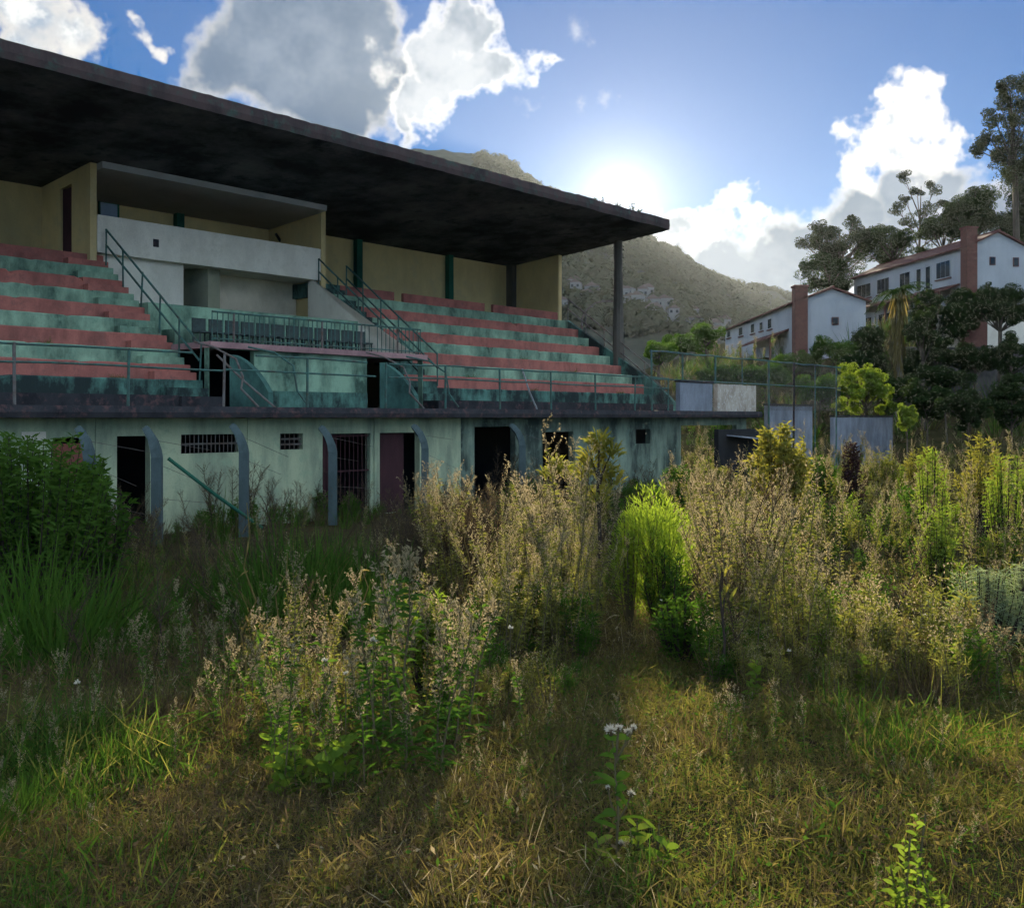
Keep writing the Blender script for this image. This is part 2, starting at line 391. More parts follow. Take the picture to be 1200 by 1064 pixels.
# ledge: slab with chipped, uneven front edge
mb = MB(); n = 150; s_a, s_b = 0.2, 37.6
prof = []
for i in range(n+1):
    s = s_a + (s_b-s_a)*i/n; j = .035*mnoise.noise((s*1.7, 0, 0)) + .02*mnoise.noise((s*6, 2, 0)); k = .02*mnoise.noise((s*3, 7, 0))
    prof.append([(LED+j, 2.49+k), (LED-.02+j, 2.60), (LED+.02+j, FLOOR+k*.5), (23.05, FLOOR), (23.05, 2.49)])
for pr in prof: pass
for i, pr in enumerate(prof):
    s = s_a + (s_b-s_a)*i/n
    mb.v += [q(s, d, z) for d, z in pr]
for i in range(n):
    for k in range(5):
        a, b = i*5+k, i*5+(k+1) % 5; mb.face((a, b, b+5, a+5))
mb.face((0,1,2,3,4)); mb.face(tuple(n*5+i for i in (4,3,2,1,0)))
mb.build('ledge', M_MOULD, stand)
# base wall with openings
DW = 19.9
def wall_open(name, mat, s0, s1, z0, z1, d0, d1, ops, parent=stand):
    ss = sorted({s0, s1, *[o[0] for o in ops], *[o[1] for o in ops]}); zz = sorted({z0, z1, *[o[2] for o in ops], *[o[3] for o in ops]})
    m = MB()
    for a, b in zip(ss, ss[1:]):
        run = None
        for c, e in zip(zz, zz[1:]):
            inside = any(o[0] <= (a+b)/2 <= o[1] and o[2] <= (c+e)/2 <= o[3] for o in ops)
            if inside:
                if run: m.box(a-S0, b-S0, d0-D0, d1-D0, *run); run = None
            else: run = (run[0], e) if run else (c, e)
        if run: m.box(a-S0, b-S0, d0-D0, d1-D0, *run)
    return m.build(name, mat, parent)
def op(x0, x1, y0, y1=None, D=DW): return (S(x0, D), S(x1, D), (Hh((x0+x1)/2, y1, D) if y1 else 0.0), Hh((x0+x1)/2, y0, D))
o_brick = op(62, 100, 513, 560); o_d1 = op(137, 176, 511); o_long = op(212, 281, 509, 531); o_sm = op(328, 355, 508, 527)
o_g = op(378, 434, 508); o_d2 = op(445, 492, 507); o_dark = op(556, 604, 500); o_d3 = op(636, 672, 506); o_d4 = op(745, 762, 503, 520); o_end = (S(798, DW), 36.6, 0.35, 2.2)
leftops = [(3.0, 3.95, 0.0, 2.1), (5.5, 6.9, 1.7, 2.15)]
SPL = S(540, DW)
M_MINTD = surf('mouldy_mint_wall', (.26,.33,.25), (.035,.05,.046), 1.0, .95, .72, third=(.15,.21,.17), lo=.34, hi=.58)
wall_open('base_wall', M_MINTW, 0.4, SPL-.002, -.4, 2.488, DW, DW+.2, [o_brick, o_d1, o_long, o_sm, o_g, o_d2]+leftops)
wall_open('base_wall', M_MINTD, SPL, 37.4, -.4, 2.488, DW, DW+.2, [o_dark, o_d3, o_d4, o_end])
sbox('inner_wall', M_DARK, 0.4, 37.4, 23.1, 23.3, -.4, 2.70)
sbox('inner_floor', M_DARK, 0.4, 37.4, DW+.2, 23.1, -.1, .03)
for sx in (115, 292, 440): 
    sbox('pilaster', M_MINTW, S(sx, DW)-.06, S(sx, DW)+.06, DW-.03, DW-.003, 0, 2.487)
sbox('name_plate', M_WHT, S(25, DW), S(53, DW), DW-.03, DW-.003, Hh(40, 516, DW), Hh(40, 506, DW))
b = sbox('brick_infill', M_BRICK, o_brick[0]+.01, o_brick[1]-.01, DW+.06, DW+.17, o_brick[2]+.01, o_brick[3]-.12)
# doors and grilles
def grille(name, o_, nb, mat, horiz=(), inset=.08):
    g = empty(name, (0,0,0), 0, stand)
    for i in range(nb):
        s = o_[0] + (o_[1]-o_[0])*(i+.5)/nb
        m = MB(); m.tube([q(s, DW+inset, o_[2]), q(s, DW+inset, o_[3])], .012, 5, False); m.build('bar', mat, g)
    for t in horiz:
        z = o_[2] + (o_[3]-o_[2])*t
        m = MB(); m.box(o_[0]-S0, o_[1]-S0, DW+inset-.02-D0, DW+inset+.02-D0, z-.02, z+.02); m.build('bar', mat, g)
    return g
grille('window_grille', o_long, 14, M_RUST, (.5,))
grille('window_grille', o_sm, 5, M_RUST, (.33, .66))
grille('gate_grille', o_g, 11, M_DOOR, (.97, .55, .1))
sbox('door', M_DOOR, o_d2[0]+.02, o_d2[1]-.5, DW+.1, DW+.14, .03, o_d2[3]-.03)
sbox('door', M_DOOR, o_g[0]+.02, o_g[0]+.55, DW+.12, DW+.16, .03, o_g[3]-.03)
mb = MB(); mb.v += [q(o_d1[0]+.02, DW+.2, .03), q(o_d1[0]+.1, DW+.95, .03), q(o_d1[0]+.1, DW+.95, 2.05), q(o_d1[0]+.02, DW+.2, 2.05)]; mb.v += [(a+.04, b, c) for a, b, c in mb.v[:4]]
for fc in ((0,1,2,3),(7,6,5,4),(0,4,5,1),(1,5,6,2),(2,6,7,3),(3,7,4,0)): mb.face(fc)
mb.build('door', M_DOOR, stand)

# benches: alternately green and red risers, one mesh each
RISE, RUN, ZB, DB = .42, .58, 3.04, 23.0
def bench_block(sa, sb, right):
    sbox('kerb_step', M_MOULD, sa, sb, 22.7, DB+RUN-.004, FLOOR+.002, ZB)
    for i in range(1, 10):
        mat = M_RED if i % 2 == 0 else (M_GRNST if i == 1 else M_GRN)
        m = MB(); n = 110; z1 = ZB + i*RISE; z0 = z1 - RISE - .25; d0 = DB+i*RUN; d1 = DB+(i+1)*RUN-.004 if i < 9 else 31.6
        for k in range(n+1):
            s = sa+(sb-sa)*k/n; ch = max(0, mnoise.noise((s*2.6, i*7.7, 2))-.42)*.30; j = .014*mnoise.noise((s*2.1, i*3.3, 0))+.012*mnoise.noise((s*9, i, 0)); e = .016*mnoise.noise((s*1.3, i*5.1, 8)) - ch*.7
            m.v += [q(s, d0+j, z0), q(s, d0+j-.004, z1-.03+e-ch*.5), q(s, d0+j+.022+ch*.9, z1+e), q(s, d1, z1), q(s, d1, z0)]
        for k in range(n):
            for t in range(5):
                a, b = k*5+t, k*5+(t+1) % 5; m.face((a, a+5, b+5, b))
        m.face((4,3,2,1,0)); m.face(tuple(n*5+t for t in range(5)))
        m.build('bench_step', mat, stand)
    # low red parapet behind the last row, broken by passage gaps
    gaps = [S(462, 28.8), S(473, 28.8), S(568, 28.8), S(578, 28.8)] if right else [5.0, 5.4]
    edges = [sa] + gaps + [sb]
    for k in range(0, len(edges), 2):
        sbox('parapet', M_RED, edges[k], edges[k+1], 28.8, 28.93, ZB+9*RISE+.002, ZB+10*RISE)
        sbox('parapet_return', M_YEL, edges[k+1]-.22, edges[k+1], 28.94, 29.35, ZB+9*RISE+.002, ZB+10*RISE-.02)
bench_block(LE, 13.7, False)
bench_block(23.8, RE, True)
# stairs beside the central box
def stair(sa, sb, mossy=False):
    st = empty('stair', (0,0,0), 0, stand)
    for k in range(20):
        z1 = ZB + (k+1)*RISE/2; d0 = DB+.29+k*RUN/2; mat = (M_GRNST, M_RED, M_GRN, M_RED, M_GRN, M_RED, M_GRN, M_RED, M_GRN, M_RED)[k//2]
        if mossy and k % 7 != 3: mat = M_GRNST
        m = MB(); m.box(sa-S0+.003, sb-S0-.003, d0-D0, d0+RUN/2-.003-D0 if k < 19 else 31.5-D0, z1-.5, z1); m.build('step', mat, st)
    m = MB(); m.box(sa-S0+.003, sb-S0-.003, 22.6-D0, DB+.285-D0, FLOOR+.002, ZB-.02); m.build('step', M_MOULD, st)
stair(13.7, 14.9); stair(22.6, 23.8, True)
m = MB(); m.prism([(23.5-D0, 4.47), (28.88-D0, 4.47), (28.88-D0, ZB+(28.88-DB)*RISE/RUN+.1), (24.2-D0, ZB+(24.2-DB)*RISE/RUN+.42)], 22.50-S0, 22.597-S0, 'x'); m.build('stair_spandrel', M_WHT, stand)
# central tribune
TA, TB = 14.9, 22.6
v1 = (TA+.02, S(298, 23.3), FLOOR, 4.28); v2 = (S(430, 23.3), TB-.02, FLOOR, 4.28)
wall_open('tribune_front_wall', M_GRN, TA, TB, FLOOR+.002, 4.30, 23.3, 23.5, [v1, v2])
sbox('tribune_base_band', M_GRNST, v1[1]+.01, v2[0]-.01, 23.26, 23.297, FLOOR+.002, 3.22)
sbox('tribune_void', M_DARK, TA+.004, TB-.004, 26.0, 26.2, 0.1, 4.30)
sbox('tribune_slab', M_PINK, TA-.05, TB+.05, 23.14, 26.28, 4.302, 4.46)
sbox('tribune_back_step', M_GRN, TA+.003, TB-.003, 26.3, 28.85, 4.3, 5.70)
sbox('tribune_seat', M_GRN, TA+.4, TB-.4, 25.6, 26.29, 4.462, 4.95)
M_CHEEK = surf('dark_teal_paint', (.06,.14,.12), (.015,.03,.03), 1.6, .8, .4)
# the slanted cheek walls of the two stair mouths
for (sa_, sb_) in ((S(279, 22.9), S(279, 22.9)+.5), (S(455, 22.9), S(455, 22.9)+.5)):
    m = MB(); k = 8
    for i in range(k+1):
        t = i/k; an = t*math.pi/2
        for z in (FLOOR, 4.15-1.0*t*t):
            m.v.append(q(sa_+.5*math.sin(an), 23.28-1.0*(1-math.cos(an)), z))
            m.v.append(q(sa_+.14+.5*math.sin(an), 23.28-1.0*(1-math.cos(an))-.02, z))
    for i in range(k):
        a = i*4
        m.face((a, a+4, a+6, a+2)); m.face((a+1, a+3, a+7, a+5)); m.face((a+2, a+6, a+7, a+3))
    m.face((k*4, k*4+1, k*4+3, k*4+2))
    m.build('cheek_wall', M_CHEEK, stand)
# baluster rail on the tribune
rl = MB(); rl.tube([q(TA+.1, 23.3, 5.25), q(TB-.1, 23.3, 5.25)], .028, 6); rl.tube([q(TA+.1, 23.3, 4.55), q(TB-.1, 23.3, 4.55)], .02, 6)
rl = rl.build('balustrade', M_PIPE, stand)
k = 46
for i in range(k+1):
    s = TA+.1+(TB-TA-.2)*i/k
    if R.random() < .06: continue
    m = MB(); big = i % 9 == 4; m.tube([q(s, 23.3, 4.46), q(s+R.uniform(-.02,.02), 23.3, 5.24)], .032 if big else .014, 5, False); m.build('baluster', M_PIPE if not big else M_RUST, rl)
m0 = MB(); m0.box(-.21,.21,-.02,.02,.38,.78); m0.box(-.21,.21,-.4,0,.36,.40); 
for dx in (-.18,.18):
    for dy in (-.36,-.02): m0.box(dx-.018,dx+.018,dy-.018,dy+.018,0,.37)
chair_me = m0.mesh('tribune_chair', surf('grey_seat', (.05,.07,.068), (.02,.025,.025), 3, .7))
for i in range(12):
    o = bpy.data.objects.new('fixed_seat', chair_me); link(o); o.parent = stand; o.location = q(TA+.9+i*.53, 25.2, 4.47)

# press box
PB0, PB1, DP = 14.6, 22.8, 28.9
def under(D): return 9.6 + (31.7-D)*.0894
zpar0, zpar1 = 7.3, 8.4
sbox('press_box_parapet', M_WHT, PB0+.02, PB1-.02, 28.62, 28.88, zpar0, zpar1)
s215, s258, s365 = S(215, DP), S(258, DP), S(364, DP)
sbox('press_box_lower_wall', M_WHT, PB0+.02, s215, 28.9, 29.05, 5.4, 7.297)
sbox('press_box_lower_wall', M_WHT, s365, PB1-.02, 28.9, 29.05, 5.4, 7.297)
sbox('recess_back_wall', M_BEI, s215+.6, PB1-.03, 30.0, 30.1, 5.4, 7.297)
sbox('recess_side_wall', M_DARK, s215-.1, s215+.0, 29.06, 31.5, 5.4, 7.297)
m = MB(); m.prism([(s215+.62-S0, 29.99-D0), (s215+1.0-S0, 29.1-D0), (s215+1.45-S0, 29.1-D0), (s215+1.2-S0, 29.99-D0)], 5.4, 7.296, 'z'); m.build('recess_pier', surf('olive_plaster', (.28,.27,.19), (.14,.14,.10), 1, .6, .4), stand)
sbox('press_box_floor', M_WHT, PB0+.02, PB1-.02, 28.89, 31.6, 7.30, 7.42)
sbox('wall_stain_emblem', M_MOULD, S(183, 28.6)-.09, S(183, 28.6)+.09, 28.595, 28.617, Hh(186, 290, 28.6), Hh(186, 281, 28.6))
# side walls of the box rise to the roof
def side_wall(name, s0, s1, d0, d1, zlo, mat, doorD=None):
    parts = [(d0, d1)] if not doorD else [(d0, doorD[0]), (doorD[1], d1)]
    for a, b in parts:
        m = MB(); m.prism([(a-D0, zlo), (b-D0, zlo), (b-D0, under(b)-.002), (a-D0, under(a)-.002)], s0-S0, s1-S0, 'x'); m.build(name, mat, stand)
    if doorD:
        a, b = doorD; m = MB(); m.prism([(a-D0, under(a)-.35), (b-D0, under(b)-.35), (b-D0, under(b)-.002), (a-D0, under(a)-.002)], s0-S0, s1-S0, 'x'); m.build(name, mat, stand)
        sbox('door', M_DOOR, s0+.06, s0+.10, a+.02, b-.02, 6.9, under(b)-.36)
side_wall('press_box_side_wall', PB0-.2, PB0, 28.62, 31.68, 6.0, M_YEL, (29.75, 30.45))
side_wall('press_box_side_wall', PB1, PB1+.2, 28.62, 31.68, 5.6, M_YEL)
side_wall('end_wall', 36.47, 36.7, 28.8, 31.68, 6.0, M_YEL)
m = MB(); m.prism([(28.3-D0, under(28.3)-.20), (31.68-D0, under(31.68)-.16), (31.68-D0, under(31.68)-.01), (28.3-D0, under(28.3)-.01)], PB0+.004-S0, PB1-.004-S0, 'x'); m.build('press_box_ceiling', M_CEIL, stand)
m = MB(); m.prism([(31.7-D0, 0), (31.95-D0, 0), (31.95-D0, under(31.95)-.002), (31.7-D0, under(31.7)-.002)], .6-S0, 36.7-S0, 'x'); m.build('back_wall', M_YEL, stand)
for px in (211, 421, 528):
    s = S(px, 31.5); m = MB(); m.prism([(31.45-D0, 6.5), (31.69-D0, 6.5), (31.69-D0, under(31.69)-.003), (31.45-D0, under(31.45)-.003)], s-.14-S0, s+.14-S0, 'x'); m.build('green_pilaster', M_DGRN, stand)
m = MB(); m.prism([(31.3-D0, 6.5), (31.69-D0, 6.5), (31.69-D0, under(31.69)-.003), (31.3-D0, under(31.3)-.003)], 36.17-S0, 36.45-S0, 'x'); m.build('corner_pilaster', M_PILLAR, stand)
sw = S(116, 31.6); sv = S(140, 31.6)
f = sbox('window', M_DGRN, sw, sv, 31.60, 31.69, 8.7, 9.5); f2 = sbox('pane', M_BLUEWIN, sw+.05, sv-.08, 31.585, 31.598, 8.75, 9.42, f); f2.parent = f
# roof: long slab tilted up towards the pitch, ragged edge
RF, RB, R0, R1 = 23.2, 32.3, 0.2, 36.9
TH = .43
mb = MB(); n = 180
for i in range(n+1):
    s = R0+(R1-R0)*i/n
    j = .03*mnoise.noise((s*1.1, 4, 0)) + .015*mnoise.noise((s*5, 1, 0)); w = .035*mnoise.noise((s*.6, 9, 2)); e = .03*mnoise.noise((s*4, 3, 3))
    sag = -.05*math.sin(s*.9)*.4
    row = [(RF+j, under(RF)+w+.03+.5*e), (RF-.02+j, under(RF)+.2+w), (RF+.01+j, under(RF)+TH+w+.02+e), (RF+.4, under(RF)+TH+.02), (27.5, under(27.5)+TH+.03+sag), (RB, under(RB)+TH), (RB, under(RB)), (29.8, under(29.8)), (27.5, under(27.5)), (25.2, under(25.2)), (RF+.35, under(RF+.35)+w)]
    mb.v += [q(s, d, z) for d, z in row]
K = 11
for i in range(n):
    for k in range(K):
        a, b = i*K+k, i*K+(k+1) % K
        mb.mi = 1 if k in (0, 1) else 0
        mb.face((a, a+K, b+K, b))
mb.mi = 1
mb.face(tuple(range(K))[::-1]); mb.face(tuple(n*K+k for k in range(K)))
roof = mb.build('roof', [M_ROOF, M_FASC], stand)
# end pillar
m = MB(); pz = 4.2
m.tube([q(36.6, 25.6, pz), q(36.6, 25.6, 5.4), q(36.6, 25.6, 8), q(36.6, 25.6, under(25.6)-.002)], [.26, .24, .20, .17], 10); m.build('roof_pillar', M_PILLAR, stand)
m = MB(); m.tube([q(2.2, 25.6, pz), q(2.2, 25.6, under(25.6)-.002)], [.26, .17], 10); m.build('roof_pillar', M_PILLAR, stand)
# end stringer walls under the open ends of the seating
for (sa, sb) in ((RE+.003, RE+.2),):
    m = MB(); m.prism([(22.7-D0, 0), (31.65-D0, 0), (31.65-D0, ZB+9*RISE+.05), (28.3-D0, ZB+9*RISE+.05), (23.4-D0, ZB+.75), (22.7-D0, ZB+.1)], sa-S0, sb-S0, 'x'); m.build('end_stringer', M_GRNST, stand)
# front railing
DR = 19.5
ztop, zmid = 3.88, 3.53
fr = MB()
def seg(a, b, z, wob=.02):
    n = max(2, int((b-a)/1.2)); fr.tube([q(a+(b-a)*i/n, DR, z+R.uniform(-wob, wob)) for i in range(n+1)], .025, 6)
seg(1.2, S(225, DR), ztop); seg(1.2, S(262, DR), zmid); seg(S(300, DR), S(430, DR), ztop); seg(S(262, DR), S(440, DR), zmid); seg(S(455, DR), S(783, DR), ztop); seg(S(455, DR), S(783, DR), zmid)
fr = fr.build('front_railing', M_PIPE, stand)
for px in (-300, -190, -85, 17, 150, 262, 360, 452, 522, 586, 646, 698, 744, 783):
    s = S(px, DR)
    if s < 1.1: continue
    t = R.uniform(-.03, .03)
    m = MB(); m.tube([q(s, DR, FLOOR-.02), q(s+t, DR, ztop+.02)], .03, 6); m.build('post', M_RUST if px in (262, 17) else M_PIPE, fr)
# bent handrails at the stair mouths
def bent(pts, mat=M_RUST, r=.028):
    m = MB(); m.tube([q(*p) for p in pts], r, 6); return m.build('bent_handrail', mat, stand)
for base in (S(230, 22.8), S(432, 22.8)):
    bent([(base, 22.9, 4.4), (base+.25, 22.4, 4.25), (base+.55, 21.9, 3.95), (base+.62, 21.7, 3.5), (base+.5, 21.6, 3.2), (base+.8, 21.3, 2.75)])
    bent([(base+1.6, 22.9, 4.35), (base+2.0, 22.3, 4.2), (base+2.3, 21.9, 3.85), (base+2.35, 21.8, 3.2), (base+2.55, 21.6, 2.8)], M_PIPE)
bent([(TA+.05, 23.0, 4.1), (TA+.35, 22.2, 3.4), (TA+.7, 21.4, 2.74)])
bent([(S(612, 20), 20, 3.95), (S(620, 20), 20, 3.3), (S(632, 20), 20.1, 2.76)], surf('pale_pipe', (.4,.4,.42)))
bent([(S(345, 31), 31.0, 8.25), (S(323, 31.0), 31.0, 9.2)], M_DARK, .05)
# stair rails: two pipes each with struts
def stair_rail(s, dlo, dhi, parent=stand, mat=M_PIPE, off=(.95, .5), name='stair_rail', slope=RISE/RUN):
    def z(d): return ZB + (d-DB)*slope
    m = MB()
    for o in off: m.tube([q(s, dlo, z(dlo)+o), q(s, dhi, z(dhi)+o)], .03, 6)
    r = m.build(name, mat, parent)
    nn = 5
    for i in range(nn+1):
        d = dlo+(dhi-dlo)*i/nn
        k = MB(); k.tube([q(s, d, z(d)-.1), q(s+R.uniform(-.03,.03), d+R.uniform(-.05,.05), z(d)+off[0])], .025, 6); k.build('post', mat, r)
stair_rail(14.82, 23.6, 28.5); stair_rail(22.68, 23.4, 28.6); stair_rail(23.75, 23.8, 28.4); stair_rail(RE+.1, 23.2, 28.3, mat=M_RUST)
# weeds and pots of debris stay outside the stand object

# ---------------------------------------------------------------- terrace walls, mesh fence and posts right of the stand
DT = 19.55
M_BWHT = surf('bluish_white_wall', (.24,.26,.31), (.08,.09,.11), 1.2, .8, .5, lo=.38)
def wallthing(name, label, x0, x1, y0, y1, D, mat, th=.18, cat='wall', zlo=None, coping=True):
    s0, s1 = S(x0, D), S(x1, D); zt = Hh((x0+x1)/2, y0, D); zb = Hh((x0+x1)/2, y1, D) if zlo is None else zlo
    o = empty(name, P((s0+s1)/2, D+th/2, zb), A); tag(o, label, cat)
    m = MB(); w = (s1-s0)/2; n = 10
    for i in range(n+1):
        x = -w+2*w*i/n; e = .02*mnoise.noise((x*3, s0, 0))
        m.v += [(x, -th/2, 0), (x, -th/2, zt-zb+e), (x, th/2, zt-zb+e), (x, th/2, 0)]
    for i in range(n):
        for k in range(4):
            a, b = i*4+k, i*4+(k+1) % 4; m.face((a, a+4, b+4, b))
    m.face((3,2,1,0)); m.face(tuple(n*4+k for k in range(4)))
    m.build('wall_panel', mat, o)
    if coping:
        m = MB(); m.box(-w-.03, w+.03, -th/2-.04, th/2+.04, zt-zb+.022, zt-zb+.09); m.build('coping', M_MOULD, o)
    return o
wallthing('parapet_wall', 'bluish white parapet panel standing on the terrace ledge past the roof', 797, 835, 449, 480, DT, M_BWHT, zlo=FLOOR)
wallthing('parapet_wall', 'peeling beige parapet panel beside the white one on the ledge', 841, 886, 451, 481, DT, surf('peeling_beige', (.46,.40,.34), (.22,.17,.13), 2.5, .8, .3, third=(.55,.52,.48)), zlo=FLOOR, coping=False)
wallthing('low_wall', 'low stepped bluish wall past the end of the dark ledge', 900, 952, 476, 500, 20.4, M_BWHT, zlo=-.2)
wallthing('low_wall', 'pale wall below the bright little tree with dark coping', 977, 1046, 489, 530, 20.6, M_BWHT, zlo=-.2)
sh = wallthing('shed_wall', 'dark shed front under a sloping pale board beside the shrub', 842, 890, 503, 540, 18.6, M_DARK, zlo=-.1, coping=False)
m = MB(); m.box(-1.1, 1.1, -.5, .3, 1.86, 1.9); o = m.build('roof_board', M_BWHT, sh); o.rotation_euler = (.1, .06, 0)
# mesh fence on the terrace
fen = empty('mesh_fence', P(S(860, 19.8), 19.8, FLOOR), A); tag(fen, 'tall rusty pipe and wire mesh fence above the terrace ledge', 'fence')
fs0, fs1 = S(762, 19.8), S(985, 19.8); fc = S(860, 19.8)
def fz(s): return FLOOR + 2.1 + .05*mnoise.noise((s, 0, 0))
m = MB(); n = 16
m.tube([(fs0-fc+(fs1-fs0)*i/n, 0, fz(fs0+(fs1-fs0)*i/n)-FLOOR) for i in range(n+1)], .035, 6); m.build('top_rail', M_PIPE, fen)
m = MB(); m.tube([(fs0-fc+(fs1-fs0)*i/n, 0, 1.12+.03*mnoise.noise((i, 5, 0))) for i in range(n+1)], .03, 6); m.build('middle_rail', M_PIPE, fen)
for px in (764, 800, 838, 870, 901, 930, 955, 980):
    s = S(px, 19.8); base = 0 if s < 37.4 else -2.6; m = MB(); m.tube([(s-fc, 0, base), (s-fc+R.uniform(-.04,.04), 0, 2.14)], .05 if px in (838, 901, 930) else .035, 6); m.build('post', M_PIPE if px != 930 else M_MOULD, fen)
m = MB(); x = fs0-fc
while x < fs1-fc-.02:
    for (za, zb, dx) in ((.05, 2.1, 1.0), (2.1, .05, 1.0)):
        x1 = min(x+dx, fs1-fc); m.tube([(x, 0, za), (x1, 0, za+(zb-za)*(x1-x)/dx)], .0035, 3, False)
    x += .10
o = m.build('wire_mesh', M_RUST, fen); o['kind'] = 'stuff'
# concrete fence posts with curved tops in front of the base wall
lab = ['beside the ivy-green thicket and brick infill', 'with a pipe leaning off it beside the dark doorway', 'overlapping the end of the long slot window', 'standing before the barred gate', 'between the maroon doorway and the dry weeds', 'before the dark broken opening', 'out beyond the left doorway', 'before the small high slot window on the thicket side']
posts = [(105, 503, 18.4), (184, 503, 18.4), (286, 500, 18.4), (390, 502, 18.6), (498, 500, 18.7), (612, 499, 18.9)]
for i, (px, py, D) in enumerate(posts):
    s = S(px, D); zt = Hh(px, py, D)
    gz = hgt(P(s, D).x, P(s, D).y)
    o = empty('fence_post', P(s, D, gz), A); tag(o, 'bluish concrete post with curved top ' + lab[i], 'post', 'curved concrete posts along the pitch fence')
    h = zt-gz; m = MB(); w0 = .085
    pts = [(0,0,-.3), (0,0,h-.55), (0,.04,h-.4), (0,.16,h-.2), (0,.36,h-.03), (0,.44,h)]
    m.tube(pts, [.135,.13,.125,.115,.10,.08], 4); m.build('shaft', M_POST, o)
    for t in (.4, .7, .9):
        k = MB(); k.tube([(0,-.01,h*t), (R.uniform(.8,1.4), -.01+R.uniform(-.1,.1), h*t-R.uniform(.1,.5))], .005, 3, False); k.build('wire', M_RUST, o)
m = MB(); a = P(S(197, 18.2), 18.2, Hh(197, 537, 18.2)); b = P(S(274, 17.6), 17.6, Hh(274, 594, 17.6)); b = b + (b-a)*.45
m.tube([a, a.lerp(b,.5)+Vector((0,0,-.03)), b], .035, 8); tag(m.build('metal_pipe', M_DGRN), 'dark pipe leaning diagonally off the curved post near the doorway', 'pipe')

# ---------------------------------------------------------------- houses on the hill
def house(label, corner, ang, length, width, z0, ze, zr, wins, chim_h, lean=None, zlow=3.0, gable_wins=()):
    """corner = nearest corner; local +y runs along the long side (away), local +x along the gable"""
    o = empty('house', corner + Vector((0,0,z0)), ang); tag(o, label, 'house')
    he, hr = ze-z0, zr-z0
    # walls as a prism: gable profile along y, with real recesses for the long-side windows
    wall = MB(); wall.prism([(0, -zlow), (width, -zlow), (width, he), (width/2, hr), (0, he)], 0, length, 'y'); wall.build('wall', M_HWHITE, o)
    rf = MB(); e = .45; t = .16; sl = (hr-he)/(width/2)
    rf.prism([(-e, he-e*sl+.03), (width/2, hr+.03), (width+e, he-e*sl+.03), (width+e, he-e*sl+.03+t), (width/2, hr+.03+t), (-e, he-e*sl+.03+t)], -.35, length+.3, 'y')
    rfo = rf.build('roof', M_HROOF, o)
    rd = MB(); rd.tube([(width/2, -.36, hr+.2), (width/2, length+.3, hr+.2)], .1, 6); rd.build('ridge_tile', M_CHIM, rfo)
    ch = MB(); ch.box(-.4, .7, -.35, .75, -zlow, chim_h-z0); co = ch.build('chimney', M_CHIM, o)
    ch = MB(); ch.box(-.48, .78, -.43, .83, chim_h-z0+.002, chim_h-z0+.18); ch.build('cap', M_CHIM, co)
    for (a, b, lo, hi) in wins:
        f = MB(); f.box(-.10, -.003, a, b, lo-z0, hi-z0); fo = f.build('window', M_HWHITE, o)
        nb = max(1, round((b-a)/1.0)); 
        for i in range(nb):
            g = MB(); w = (b-a-.16)/nb; g.box(-.115, -.102, a+.08+i*w+.03, a+.08+(i+1)*w-.03, lo-z0+.1, hi-z0-.1); g.build('pane', M_WIN, fo)
        s_ = MB(); s_.box(-.2, -.004, a-.1, b+.1, lo-z0-.12, lo-z0-.004); s_.build('sill', M_HROOF, fo)
    for (a, b, lo, hi) in gable_wins:
        f = MB(); f.box(a, b, -.09, -.003, lo-z0, hi-z0); fo = f.build('window', M_HROOF, o)
        g = MB(); g.box(a+.08, b-.08, -.105, -.092, lo-z0+.08, hi-z0-.08); g.build('pane', M_WIN, fo)
    if lean:
        a, b, zl, dep = lean; l = MB()
        l.prism([(-.003, zl-z0), (-dep, zl-z0-.75), (-dep, zl-z0-.6), (-.003, zl-z0+.18)], a, b, 'y'); l.build('porch_roof', M_HROOF, o)
        for y in (a+.3, (a+b)/2, b-.3):
            l = MB(); l.box(-dep+.1, -dep+.28, y-.1, y+.1, -zlow, zl-z0-.7); l.build('porch_post', M_CHIM, o)
    return o
def wl(px, X, y0, y1, w):   # window centre on a long side at lateral X: depth from px
    Y = X/((px-HX)/FPX); return Y, EYE+(HY-y1)/FPX*Y, EYE+(HY-y0)/FPX*Y
C1 = Vector((25.2, 90, 0)); w1 = []
for px, y0, y1, w in ((903,373,386,1.5),(893,377,388,1.3),(883,379,391,1.6),(869,383,394,1.9),(855,387,396,1.8)):
    Y, lo, hi = wl(px, 25.2, y0, y1, w); w1.append((Y-90-w/2, Y-90+w/2, lo, hi))
house('long white house with brick chimney and clay roof, lower on the hill', C1, 0, 31, 5.9, 8.0, 12.7, 13.75, w1, 13.9, (3.2, 16, 10.4, 1.8), gable_wins=[(2.9,3.5,10.6,11.3),(5.0,5.3,9.2,9.9)])
C2 = Vector((44.6, 100, 0)); a2 = math.atan2(3.4, 23); w2 = []
for (ya, yb, lo, hi) in ((3.0,5.6,16.6,18.4),(6.6,7.6,15.8,18.3),(8.4,9.4,15.8,18.3),(10.6,12.8,16.7,18.3),(15.0,17.8,16.5,18.3),(19.2,22.6,16.5,18.2),(14.5,17.5,12.6,14.3),(19,22,12.6,14.2)): w2.append((ya, yb, lo, hi))
house('large white hillside house with red porch roof and chimney, under tall trees', C2, a2, 23.5, 6.2, 12.3, 19.2, 20.6, w2, 20.9, (1.5, 23.3, 15.6, 2.2), gable_wins=[(2.2,2.8,17.4,18.2),(4.7,5.3,17.3,18.2)])
